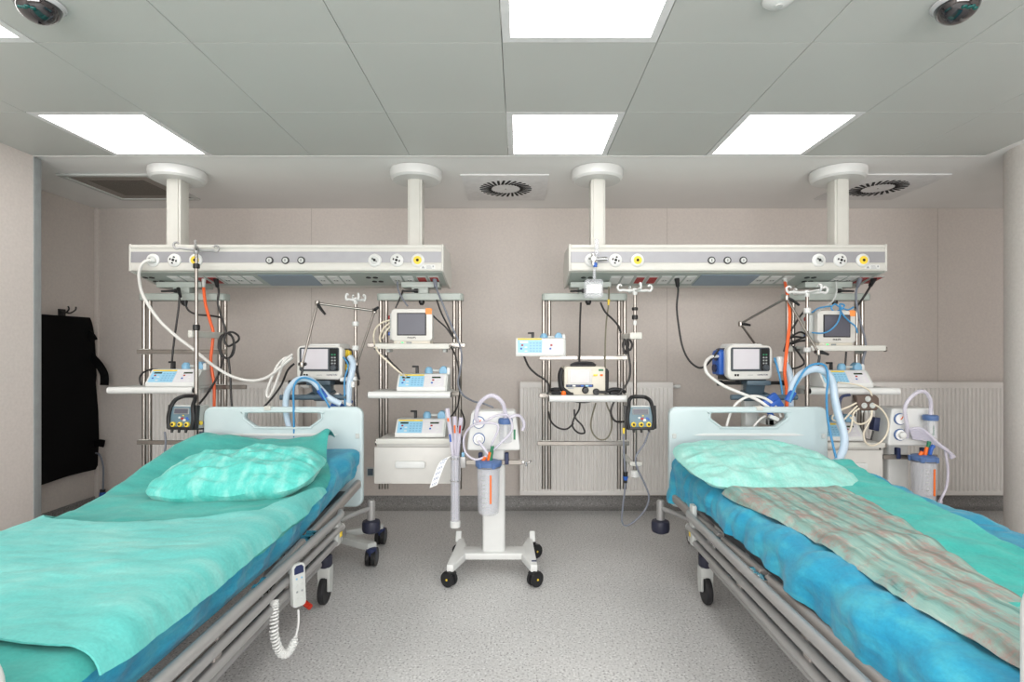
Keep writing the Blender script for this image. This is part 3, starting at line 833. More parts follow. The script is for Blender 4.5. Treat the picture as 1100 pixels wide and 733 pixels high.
pump('grey and blue syringe pump standing on top of the drawer unit beside the aisle', (px2x(450,3.34),3.345,zB3+.004))
pC = pump('syringe pump with white displays clamped to the left tube of the defibrillator tower', (px2x(580,3.38),3.38,Z(383,3.38)), 0, True, False)
b = MB(); b.box((-.02,.115,.02),(.05,.17,.09), .006); b.build('pole_clamp', 'black', pC)
pump('grey and blue syringe pump below the monitor right of the right bed', (px2x(911,3.34),3.34,zD2))
pump('grey and blue syringe pump on the drawer unit right of the right bed', (px2x(902,3.34),3.345,zD3+.004))

# ------------------------------------------------------------------ patient monitors
def monitor(label, loc, rz):
    t = thing('patient_monitor', label, 'patient monitor', (0,0,0), 'small bedside patient monitors')
    w, h = .262, .205
    b = MB(); b.prism(rrect(w-.03, h-.02, .02, 4, 0, h/2+.022), 'y', .03, .15, .008, 2); b.build('body', 'greywhite', t)
    b = MB(); b.prism(rrect(w, h, .02, 5, 0, h/2+.02), 'y', 0, .04, .008, 2); b.build('bezel', 'offwhite', t)
    b = MB(); b.box((-.094,-.0025,.055),(.094,.004,.20), .003,1); s = b.build('screen_frame', 'black', t)
    MB().box((-.086,-.0045,.062),(.086,0,.193), .001,1).build('screen', 'screen', s)
    b = MB(); b.box((-.115,.006,0),(.115,.13,.026), .005); b.build('base', 'cream', t)
    for i, (x, m) in enumerate(((-.088,'white'),(-.06,'led'))): MB().box((x-.008,.0035,.008),(x+.008,.008,.015), .002,1).build('led', m, t)
    b = MB(); b.box((-.035,.003,.004),(.0,.008,.016), .002,1); b.build('latch', 'grey_trim', t)
    b = MB(); b.prism([(.088,.19),(.128,.19),(.128,.225),(.120,.229),(.088,.229)], 'y', -.003, .02, .002, 1); b.build('warning_sticker', 'sticker', t)
    text('PHILIPS', .017, 'slot', t, T(0,-.0009,.041)@FRONT, 'maker_name')
    b = MB()
    for k in range(9): b.box((-.10+.012*k,.05,.222),(-.094+.012*k,.14,.2265))
    b.build('vent_slots', 'grey_trim', t)
    # plug-in module with lead sockets on the side
    b = MB(); b.box((-w/2-.022,.05,.03),(-w/2+.02,.14,.20), .006); md = b.build('side_module', 'greywhite', t)
    for k, (z, m) in enumerate(((.175,'red'),(.14,'cream'),(.105,'greywhite'),(.07,'blue'))):
        MB().cyl((-w/2-.034,.075,z),(-w/2-.02,.075,z), .013).build('lead_socket', m, md)
    t.location = Vector(loc); t.rotation_euler.z = rz
    return t
monitor('small white patient monitor on the top shelf beside the aisle', (px2x(442,3.38),3.385,zB1), -.02)
monitor('small white patient monitor draped with blue tubes right of the right bed', (px2x(900,3.38),3.39,zD1), .12)

# ------------------------------------------------------------------ train-of-four style stimulator boxes on the poles
def stimulator(label, loc, rz, tilt):
    t = thing('nerve_stimulator', label, 'medical device', (0,0,0), 'boxy devices with three yellow ports')
    w, h, dp = .185, .195, .12
    m = RX(-tilt)
    prof = rrect(w-.02, h-.055, .01, 4, 0, (h-.055)/2)
    b = MB().xf(m); b.prism(prof, 'y', .008, dp, .006, 2); b.build('case', 'greywhite', t)
    b = MB().xf(m); b.prism(rrect(w-.045, h-.07, .006, 3, 0, (h-.06)/2), 'y', -.002, .012, .003, 1); b.build('face_panel', 'slate_face' if 'slate_face' in M else 'slate', t)
    b = MB().xf(m)
    for s in (-1,1): b.tube([(s*(w/2-.02),-.001,.0),(s*(w/2-.012),-.004,.06),(s*(w/2-.022),-.002,.13),(s*(w/2-.03),.02,.17),(s*(w/2-.05),.05,.19)], .0115, 10, 5)
    b.tube([(-(w/2-.05),.05,.19),(-.02,.055,.193),(.02,.055,.193),(w/2-.05,.05,.19)], .0115, 10, 5)
    b.build('handle', 'black', t)
    b = MB().xf(m); b.box((-w/2+.012,-.008,-.006),(w/2-.012,dp,.012), .006); 
    for s in (-1,1): b.box((s*(w/2-.005)-.008,.0,.0),(s*(w/2-.005)+.008,.028,.14), .006)
    b.build('bumper', 'black', t)
    b = MB().xf(m); b.box((-.05,-.006,.085),(.05,.0,.122), .003,1); b.build('screen_frame', 'grey_trim', t)
    b = MB().xf(m); b.box((-.044,-.0075,.09),(.044,-.002,.117), .001,1); b.build('screen', 'screen', t)
    for x in (-.045,0,.045):
        b = MB().xf(m); b.lathe([(.0145,.0),(.0145,.012),(.010,.015)], (x,0,.026), 18, RX(PI/2)); p = b.build('port', 'yellow', t)
        b = MB().xf(m); b.lathe([(.0075,.010),(.0075,.017),(.003,.02)], (x,0,.026), 14, RX(PI/2)); b.build('port_core', 'black', p)
        b = MB().xf(m); b.cyl((x,-.01,-.002),(x,-.012,-.022), .009, .006); b.build('plug', 'black', p)
    stk = (('red',-.0,.06,.014),('blue',.03,.063,.012),('white',.014,.052,.013),('white',-.016,.066,.010),('blue',.042,.056,.009))
    for k, (mm, x, z, r) in enumerate(stk):
        b = MB().xf(m); b.box((x,-.0045-.0004*k,z-r/2),(x+r*1.3,-.001,z+r/2), .001,1); b.build('sticker_patch', mm, t)
    b = MB().xf(m); b.box((.008,-.0045,.075),(.018,-.001,.081)); b.build('key', 'yellow', t)
    for k, (mm, z) in enumerate((('yellow',.035),('blue',.035))):
        b = MB().xf(m); b.cyl((w/2-.012,.045+.045*k,z),(w/2+.004,.045+.045*k,z), .012); b.build('side_port', mm, t)
    b = MB().xf(m); b.box((-.02,dp-.01,.03),(.02,dp+.035,.1), .006); b.build('pole_clamp', 'black', t)
    t.location = Vector(loc); t.rotation_euler.z = rz
    return t
M['slate_face'] = mat('slate_face', (98,124,136), .4)
stimulator('black framed device with three yellow ports on the pole left of the left bed', P(194,461,3.13), -.14, .10)
stimulator('black framed device with three yellow ports on the pole left of the right bed', P(688.5,461,3.20), 0, .10)

# ------------------------------------------------------------------ IV poles
def iv_pole(label, x, d, z0, z1, hookw, hang, collars, br, ang=0.0, mt='steel'):
    t = thing('iv_pole', label, 'IV pole', (x,d,z0), 'IV poles with hook crowns')
    b = MB(); b.cyl((x,d,z0),(x,d,z0+(z1-z0)*.62), .0125, n=16); b.build('outer_tube', mt, t)
    b = MB(); b.cyl((x,d,z0+(z1-z0)*.6),(x,d,z1), .0095, n=16); b.build('inner_tube', mt, t)
    c = MB(); hubz = z1
    c.lathe([(.010,-.03),(.014,-.025),(.016,.0),(.012,.012),(0,.014)], (x,d,hubz), 16); cr = c.build('hook_crown', hang, t)
    for k in range(4):
        a = ang+k*PI/2; u = Vector((math.cos(a),math.sin(a),0)); w = hookw
        p = [Vector((x,d,hubz))+u*q+Vector((0,0,zz)) for q, zz in ((.0,.0),(w*.4,-.003),(w*.8,.0),(w*1.0,-.004),(w*1.12,.012),(w*1.08,.028),(w*.95,.033),(w*.87,.024))]
        MB().tube(p, lambda f: .0088-.003*f, 8, 5).build('hook', hang, cr)
    for z, r, h, mm in collars:
        b = MB(); b.lathe([(r*.8,-h/2),(r,-h/2+.004),(r,h/2-.004),(r*.8,h/2)], (x,d,z), 18); b.build('collar', mm, t)
    for z, xa, xb, hh in br:   # brackets that tie the pole to the tower behind it
        b = MB(); b.box((min(xa,xb),d-.025,z-hh),(max(xa,xb),d+.025,z+hh), .008)
        b.box((xb-.03 if xb>xa else xb, d, z-hh*.9),(xb if xb>xa else xb+.03, 3.60, z+hh*.9), .006)
        b.build('bracket', 'alu', t)
    return t
dA = 3.265
iv_pole('steel IV pole with four-hook crown in front of the left console', px2x(211,dA), dA, Z(476,dA), Z(268,dA), .105, 'grey_metal',
        [(Z(286,dA),.019,.03,'black'),(Z(352,dA),.02,.035,'black')], [(Z(359,dA),px2x(204,dA),px2x(240,3.58),.022)], .5)
dC = 3.34
iv_pole('steel IV pole with white hook crown left of the right bed', px2x(682,dC), dC, Z(513,dC), Z(312,dC), .098, 'white',
        [(Z(332,dC),.019,.02,'black'),(Z(341,dC),.019,.028,'black'),(Z(347,dC),.012,.03,'white'),(Z(509,dC),.03,.045,'white')],
        [(Z(361,dC),px2x(689,dC),px2x(668,3.58),.021),(Z(498,dC),px2x(689,dC),px2x(668,3.58),.014)], .12)

# ------------------------------------------------------------------ defibrillator
t = thing('defibrillator', 'beige defibrillator with light screen on the tower shelf left of the right bed', 'defibrillator', (0,0,0))
w, h, dp = .262, .178, .17
b = MB(); b.prism(rrect(w,h,.016,4,0,h/2), 'y', .012, dp, .006, 2); b.build('body', 'cream', t)
b = MB(); b.prism([(-w/2,.0),(-w/2+.03,-.0),(w/2-.01,0),(w/2-.004,.04),(w/2-.004,h-.012),(w/2-.02,h),(-w/2+.016,h),(-w/2,h-.014)], 'y', 0, .03, .006, 2); b.build('front_panel', 'cream', t)
b = MB(); b.prism([(-w/2+.02,.062),(.042,.062),(.042,h-.014),(-w/2+.02,h-.014)], 'y', -.006, .004, .004, 2); sf = b.build('screen_surround', 'offwhite', t)
b = MB(); b.box((-w/2+.036,-.008,.076),(.026,-.003,h-.022), .001,1); b.build('screen', mat('defib_glass', (206,202,202), .2, var=.04), sf)
b = MB(); b.box((-w/2+.01,-.009,.05),(.05,-.001,.066), .002,1); kb = b.build('key_bar', 'navy', t)
for i, (x, mm) in enumerate(((-.112,'slate'),(-.082,'white'),(-.03,'blue'),(.0,'lightblue'),(.022,'blue'))): MB().box((x,-.011,.053),(x+.02,-.008,.063), .001,1).build('soft_key', mm, kb)
b = MB(); b.lathe([(.021,0),(.021,.012),(.016,.02),(0,.021)], (0.0,0,.03), 20, RX(PI/2)); b.build('mode_knob', 'black', t)
b = MB(); b.lathe([(.021,0),(.021,.014),(.018,.018),(0,.018)], (.068,0,.008+.012), 20, RX(PI/2)); b.cyl((.07,-.012,.02),(.13,-.02,.018), .009); b.build('paddle_connector', 'black', t)
for x, mm, z, ww in ((.052,'yellow',.118,.026),(.094,'orange',.118,.018),(.085,'green',.15,.03)): MB().box((x,-.004,z),(x+ww,.002,z+.012), .002,1).build('button', mm, t)
text('LIFEPAK', .011, 'steelblue', t, T(-.09,-.0009,.042)@FRONT, 'maker_name')
b = MB(); b.tube([(-w/2-.008,.02,.16),(-w/2-.02,.02,.13),(-w/2-.018,.015,.06),(-w/2+.01,.0,.025),(-w/2+.04,-.012,.004),(-w/2+.055,-.014,.006)], .0125, 10, 6); b.tube([(-w/2-.006,.05,.165),(-w/2-.02,.06,.12),(-w/2-.012,.06,.03)], .016, 10, 5); b.build('side_strap', 'rubber', t)
b = MB(); b.prism([(w/2-.002,.005),(w/2+.022,.01),(w/2+.026,.15),(w/2+.012,.165),(w/2-.002,.165)], 'y', .02, .15, .006, 2); b.build('side_pouch', 'rubber', t)
b = MB(); b.box((-.08,.04,h-.004),(.07,.12,h+.014), .008); b.tube([(-.085,.05,h+.004),(-.05,.05,h+.02),(.04,.05,h+.022),(.075,.05,h+.004)], .009, 8, 5); b.build('paddle_set', 'rubber', t)
t.location = (px2x(628.5,3.36), 3.355, zC); t.rotation_euler.z = .05
# paddles, clips and cables lying on the shelf
t = thing('paddle_cable', 'dark cable with orange plug lying on the shelf left of the defibrillator', 'cable', P(600,425,3.36))
z = zC
def Q(px, d, dz): return Vector((px2x(px,d), d, zC+dz))
b = MB(); b.box((px2x(592,3.40),3.37,zC),(px2x(602,3.40),3.44,zC+.022), .006); b.tube([Q(592,3.40,.03),Q(596,3.38,.036),Q(602,3.38,.034),Q(607,3.42,.02)], .010, 8, 5); b.tube([Q(593,3.36,.01),Q(599,3.35,.012),Q(605,3.36,.010),Q(611,3.345,.009)], .008, 8, 5); b.build('cord', 'rubber', t)
b = MB(); b.lathe([(.013,0),(.016,.006),(.015,.02),(.010,.026),(0,.027)], Q(605.5,3.345,.0), 16); b.build('orange_plug', 'orange', t)
t = thing('defibrillator_paddle', 'black paddle handle lying on the shelf right of the defibrillator', 'paddle', Q(663,3.37,0))
b = MB(); b.tube([Q(653,3.375,.022),Q(658,3.37,.034),Q(664,3.37,.034),Q(669,3.37,.026),Q(671,3.38,.014)], .012, 10, 6); b.build('grip', 'rubber', t)
b = MB(); b.box((px2x(655,3.38),3.36,zC),(px2x(668,3.38),3.43,zC+.02), .008); b.build('plate', 'rubber', t)
# ------------------------------------------------------------------ ventilators on their carts
def vent_cart(label, x, y, ang, wheels):
    t = thing('ventilator_cart', label, 'medical cart', (x,y,0), 'ventilator carts')
    c = Vector((x,y,0))
    for dx in (-.0,):
        b = MB(); b.box((x-.045,y+.0,.12),(x+.045,y+.075,1.12), .012); b.build('column', 'greywhite', t)
    b = MB(); b.box((x-.05,y-.004,.93),(x+.05,y+.003,1.0), .003,1); b.build('column_panel', 'white', t)
    b = MB()
    for s in (-1,1):
        b.prism([(x+s*.04,y-.02),(x+s*.34,y-.20),(x+s*.385,y-.16),(x+s*.07,y+.06)], 'z', .10, .145, .008, 2)
        b.prism([(x+s*.04,y+.04),(x+s*.30,y+.22),(x+s*.34,y+.18),(x+s*.07,y+.0)], 'z', .10, .145, .008, 2)
    b.prism(rrect(.22,.2,.04,4,x,y+.02), 'z', .09, .16, .01, 2)
    b.build('base', 'greywhite', t)
    for sx, yy, xx in ((-1,-.175,.355),(1,-.175,.355),(-1,.195,.315),(1,.195,.315)):
        p = Vector((x+sx*xx, y+yy, 0))
        f = MB(); f.lathe([(.03,.07),(.033,.075),(.033,.11),(.02,.118)], p, 16); cs = f.build('caster', 'navy', t)
        for q in (-.018,.018):
            wv = MB(); wv.cyl((p.x+q-.012,p.y+.012,.055),(p.x+q+.012,p.y+.012,.055), .055, n=26); wv.build('wheel', 'black', cs)
            wv = MB(); s_ = 1 if q > 0 else -1; wv.cyl((p.x+q+s_*.0125,p.y+.012,.055),(p.x+q+s_*.0145,p.y+.012,.055), .03, n=20); wv.build('hub', 'darkgrey', cs)
    # dark mount under the ventilator and the push bar in front
    b = MB(); b.box((x-.075,y-.10,1.105),(x+.075,y+.09,1.135), .006); b.prism([(y-.06,1.11),(y+.0,1.11),(y+.0,1.0),(y-.02,1.0)], 'x', x-.06, x+.06, .004, 1); b.build('mount', 'slate', t)
    b = MB(); zb = Z(427,y-.17); b.cyl((x-.205,y-.17,zb),(x+.20,y-.17,zb), .0165, n=18); 
    hb = b.build('push_bar', 'slate', t)
    b = MB()
    for s in (-.06,.06): b.tube([(x+s,y-.17,zb),(x+s,y-.10,zb+.005),(x+s,y+.02,zb+.02)], .012, 10, 4)
    b.build('bar_bracket', 'slate', hb)
    b = MB(); b.cyl((x-.22,y-.0,1.115),(x-.06,y+.0,1.115), .012); b.cyl((x-.225,y,1.115),(x-.195,y,1.115), .018); b.cyl((x+.06,y+.0,1.115),(x+.22,y+.0,1.115), .012); b.cyl((x+.195,y,1.115),(x+.225,y,1.115), .018); b.build('side_rail', 'black', t)
    return t
def ventilator(label, x, y, z, rz):
    t = thing('ventilator', label, 'ventilator', (0,0,0), 'screen-fronted ventilators')
    w, h = .30, .215
    b = MB(); b.prism(rrect(w-.035,h-.03,.03,5,0,h/2), 'y', .05, .21, .008, 2); b.build('body', 'navy', t)
    b = MB(); b.prism(rrect(w-.02,h-.004,.04,6,0,h/2+.002), 'y', .02, .075, .01, 2); b.build('shell', 'white', t)
    b = MB(); b.prism([(-w/2+.045,h-.02),(w/2-.03,h-.02),(w/2-.04,h+.012),(-w/2+.06,h+.012)], 'y', .05, .2, .01, 2); b.build('top_cover', 'white', t)
    b = MB(); b.prism(rrect(w,h,.035,6,0,h/2), 'y', -.0, .04, .012, 3); b.build('front_bezel', 'offwhite', t)
    b = MB(); b.prism(rrect(w-.04,h-.065,.012,4,0,h/2+.02), 'y', -.004, .006, .002, 1); pn = b.build('front_panel', 'darkgrey', t)
    b = MB(); b.box((-w/2+.034,-.006,.066),(.058,0,h-.022), .002,1); b.build('screen', 'vscreen', pn)
    b = MB(); b.box((.068,-.0055,.058),(w/2-.026,0,h-.018), .002,1); kp = b.build('key_panel', 'slot', pn)
    for k in range(4):
        for i in range(2): MB().box((.080+.018*i,-.0075,.098+.018*k),(.092+.018*i,-.005,.108+.018*k), .002,1).build('key', 'grey_trim' if k < 3 else 'green', kp)
    b = MB(); b.lathe([(.019,.004),(.019,.018),(.014,.022),(0,.022)], (.098,0,.076), 22, RX(PI/2)); b.build('rotary_knob', 'darkgrey', kp)
    for k in range(2): b = MB().box((-.105+.017*k,-.0012,.022),(-.092+.017*k,.003,.036), .001,1).build('mark', 'slot', t)
    text('HAMILTON', .0135, 'navy', t, T(.082,-.0009,.03)@FRONT, 'maker_name')
    MB().box((-.018,-.0012,.028),(.018,.003,.031)).build('mark', 'grey_trim', t)
    # patient ports at the right side, filter cover at the left side
    for k, (yy, z1, mm, r) in enumerate(((.10,.165,'yellow',.024),(.10,.075,'yellow',.024),(.15,.12,'green',.015))):
        b = MB(); b.lathe([(r,.0),(r,.018),(r*.72,.022),(r*.72,.034)], (w/2-.022,yy,z1), 20, RY(PI/2)); b.build('patient_port', mm, t)
    b = MB(); b.prism([(.07,.03),(.07,.17),(.09,.19),(.15,.185),(.17,.16),(.165,.03)], 'x', -w/2-.02, -w/2+.02, .008, 2); b.build('filter_cover', 'blue', t)
    b = MB(); b.cyl((-w/2-.032,.10,.14),(-w/2-.015,.10,.14), .022); b.cyl((-w/2-.032,.12,.07),(-w/2-.015,.12,.07), .026); b.build('filter_knob', 'navy', t)
    b = MB(); b.box((-w/2+.03,.02,-.006),(w/2-.03,.19,.018), .005); b.build('foot_plate', 'black', t)
    t.location = (x,y,z); t.rotation_euler.z = rz
    return t
xL, yL = px2x(343,3.46), 3.46
cL = vent_cart('ventilator cart with dark push bar behind the left bed headboard', xL+.03, yL, 0, None)
ventilator('ventilator with light screen and hose hook behind the left bed', px2x(343,3.36), 3.36, 1.141, -.10)
xRc, yRc = px2x(818,3.46), 3.46
cR = vent_cart('ventilator cart with dark push bar behind the right bed headboard', px2x(813,3.46)-.03, yRc, 0, None)
ventilator('ventilator with blue filter cover at its side behind the right bed', px2x(806,3.36), 3.36, 1.141, .12)

# poles on the carts
def cart_pole(label, x, d, z0, z1, cart_x, hookw, ang, collars):
    t = iv_pole(label, x, d, z0, z1, hookw, 'white', collars, [], ang)
    return t
xl = px2x(382,3.42)
pl = cart_pole('slim IV pole with folded hooks between ventilator and monitor tower', xl, 3.42, Z(470,3.42), Z(322,3.42), xL, .055, .6,
          [(Z(348,3.42),.02,.03,'white'),(Z(374,3.42),.022,.03,'white')])
b = MB(); b.box((cL.location.x+.03,3.42,.86),(xl+.015,3.455,.90), .006); b.build('pole_bracket', 'greywhite', pl)
xr = px2x(867,3.30)
pr = cart_pole('IV pole with white hooks in front of the right patient monitor', xr, 3.30, Z(470,3.30), Z(314,3.30), xRc, .12, .1,
          [(Z(334,3.30),.022,.035,'white'),(Z(376,3.30),.022,.03,'white')])
b = MB(); b.box((cR.location.x+.03,3.30,.86),(xr+.015,3.335,.90), .006); b.box((cR.location.x+.03,3.30,.86),(cR.location.x+.07,3.47,.90), .006); b.build('pole_bracket', 'greywhite', pr)

# jointed hose arms
def hose_arm(label, pts, levers, hook):
    t = thing('hose_arm', label, 'hose support arm', pts[0])
    for a, c in zip(pts, pts[1:]):
        b = MB(); b.cyl(a, c, .0075, n=12); b.build('rod', 'steel', t)
    for p in pts:
        b = MB(); b.lathe([(0,-.018),(.014,-.015),(.016,0),(.014,.015),(0,.018)], p, 14); b.build('joint', 'steel', t)
    for p, q in levers:
        b = MB(); b.tube([p, p+(q-p)*.4+Vector((0,-.012,0)), q], lambda f: .012-.005*f, 8, 4); b.build('lever', 'black', t)
    b = MB(); b.cyl(pts[-1]+Vector((-.02,0,.004)), pts[-1]+Vector((.025,0,.004)), .010); b.tube([pts[-1], pts[-1]+Vector((.004,-.004,-.03)), pts[-1]+Vector((-.004,-.006,-.075)), pts[-1]+Vector((.002,0,-.115))], .0075, 8, 4); b.build('hose_hook', 'black', t)
    return t
hose_arm('jointed chrome arm over the left ventilator holding the hose', [P(383,392,3.40),P(402.5,334,3.36),P(341,326,3.30),P(324.5,392,3.22)],
         [(P(341,326,3.30),P(349.5,338,3.27)),(P(402,334,3.36),P(407,330,3.34)),(P(383,392,3.40),P(386,408,3.38))], None)
hose_arm('jointed chrome arm holding the big hose loop right of the right ventilator', [P(812,371,3.63),P(795.5,348,3.55),P(845,320,3.30),P(879,379,3.16)],
         [(P(795.5,348,3.55),P(806,349.5,3.53)),(P(845,320,3.30),P(858.5,328,3.28)),(P(879,378,3.16),P(890,381,3.14))], None)

# breathing hoses
def hose(name, label, runs, cat='hose', group=None):
    pts0 = runs[0][1][0]
    t = thing(name, label, cat, pts0, group)
    for part, pts, r, mm in runs:
        MB().tube(pts, r, 12, 8).build(part, mm, t)
    return t
t = hose('breathing_hose', 'pale blue breathing hose arching over the push bar behind the left bed',
     [('limb', [P(312,462,3.25),P(307.5,445,3.24),P(308,424,3.22),P(316,411,3.215),P(325,407,3.215),P(335,409,3.215),P(345,419,3.22),P(354,428,3.22),P(366,434,3.24)], .0185, 'hose'),
      ('sample_line', [P(316,470,3.19),P(315.5,440,3.18),P(316,415,3.17),P(325,406,3.172),P(340,411,3.172),P(345,421,3.18),P(352,434,3.18),P(355,440,3.2)], .006, 'bluetube')])
b = MB(); b.cyl(P(343,419,3.205),P(350,428,3.205), .019); b.build('connector', 'blue', t)
t = hose('breathing_hose', 'pale blue hose hanging from the right side of the left ventilator',
     [('limb', [P(376,384,3.36),P(379,391,3.33),P(377.5,402,3.31),P(375,415,3.31),P(374,440,3.31),P(374,462,3.32)], .020, 'hose'),
      ('sample_line', [P(369,384,3.33),P(374,393,3.28),P(370,410,3.28),P(371,440,3.28)], .005, 'bluetube')])
b = MB(); b.cyl(P(366,408,3.315),P(383,407,3.315), .014); b.cyl(P(379,410,3.30),P(379,416,3.30), .012); b.build('hose_clip', 'white', t)
t = hose('breathing_hose', 'thick pale blue hose looping down over the right bed headboard corner',
     [('limb', [P(850,424,3.12),P(852,414,3.12),P(860,403,3.12),P(870,397.5,3.12),P(880,397,3.12),P(889,402,3.12),P(894.5,413,3.12),P(897,430,3.11),P(901,447,3.10),P(906,463,3.08),P(907,478,3.06),P(903,490,3.04),P(897,498,3.02)], .0215, 'hose'),
      ('sample_line', [P(848,432,3.09),P(856,412,3.085),P(866,396,3.09),P(878,391,3.09),P(887,394,3.09),P(889.5,408,3.085),P(888,425,3.085),P(889,448,3.085),P(893,470,3.07),P(898,492,3.02)], .0065, 'bluetube')])
b = MB(); b.cyl(P(846,431,3.11),P(852,421,3.11), .021); b.build('connector', 'blue', t)
t = hose('breathing_hose', 'short pale blue hose from the right ventilator port down behind the headboard',
     [('limb', [P(833,387,3.42),P(840,389,3.38),P(846,396,3.34),P(849,408,3.32),P(849,424,3.32),P(848,452,3.33)], .021, 'hose'),
      ('sample_line', [P(832,385,3.38),P(835,395,3.32),P(839,412,3.30),P(841,430,3.30)], .006, 'bluetube')])
b = MB(); b.cyl(P(838,384,3.37),P(838,400,3.35), .022); b.build('port_elbow', 'white', t)
# blue folded bags behind the headboards
def blue_bag(label, c, rz):
    b = MB().xf(T(*c)@RY(rz)); b.box((-.055,-.02,-.05),(.055,.02,.05), .012); b.xf(T(*c)@RY(rz)); b.box((-.02,-.03,-.012),(.05,-.018,.012), .004); b.box((-.06,-.015,-.075),(-.03,.015,-.045), .006)
    return b
t = thing('sensor_block', 'blue sensor block hanging under the push bar behind the right bed', 'medical device', P(829,436,3.27))
blue_bag('', P(829,434,3.27), -.6).build('block', 'blue', t)
MB().tube([P(822,447,3.25),P(815,452,3.24),P(800,470,3.25)], .006, 8).build('lead', 'whitehose', t)
MB().xf(T(*P(831,449,3.24))@RY(.4)).box((-.03,-.015,-.012),(.03,.015,.012), .005).build('clip', 'white', t)
t = thing('sensor_block', 'blue sensor block behind the left bed headboard under the slim pole', 'medical device', P(368,436,3.30))
blue_bag('', P(367,434,3.36), .5).build('block', 'blue', t)
MB().tube([P(362,424,3.33),P(368,431,3.30),P(377,436,3.30)], .014, 8).build('white_tube', 'whitehose', t)
# ------------------------------------------------------------------ hospital beds
def drape(s, half, r):
    """arc length across a bed -> (x offset, z offset) over a rounded edge"""
    flat = half-r; a = abs(s); sg = 1 if s >= 0 else -1
    if a <= flat: return s, 0.0
    if a <= flat+PI/2*r:
        th = (a-flat)/r; return sg*(flat+r*math.sin(th)), -(r-r*math.cos(th))
    return sg*half, -r-(a-flat-PI/2*r)
def fbm(x, y, z, o=3):
    v = 0; a = 1
    for k in range(o):
        v += a*noise.noise(Vector((x,y,z))); x, y, z, a = x*2.1, y*2.1, z*2.1+5, a*.5
    return v
def grid_mesh(rows, thick=0, closed=False):
    """rows of points -> MB; thick > 0 adds a second layer below and closes the rim"""
    b = MB(); bm = b.bm
    top = [[bm.verts.new(p) for p in r] for r in rows]
    nr, nc = len(rows), len(rows[0])
    for i in range(nr-1):
        for j in range(nc-1): bm.faces.new((top[i][j],top[i][j+1],top[i+1][j+1],top[i+1][j]))
    if thick:
        bm.normal_update()
        low = [[bm.verts.new(v.co - v.normal*thick*(1 if v.normal.z >= -.2 else -1)) for v in r] for r in top]
        for i in range(nr-1):
            for j in range(nc-1): bm.faces.new((low[i][j],low[i+1][j],low[i+1][j+1],low[i][j+1]))
        def rim(a, c):
            for k in range(len(a)-1): bm.faces.new((a[k],a[k+1],c[k+1],c[k]))
        rim(top[0],low[0]); rim(top[-1],low[-1]); rim([r[0] for r in top],[r[0] for r in low]); rim([r[-1] for r in top],[r[-1] for r in low])
    return b

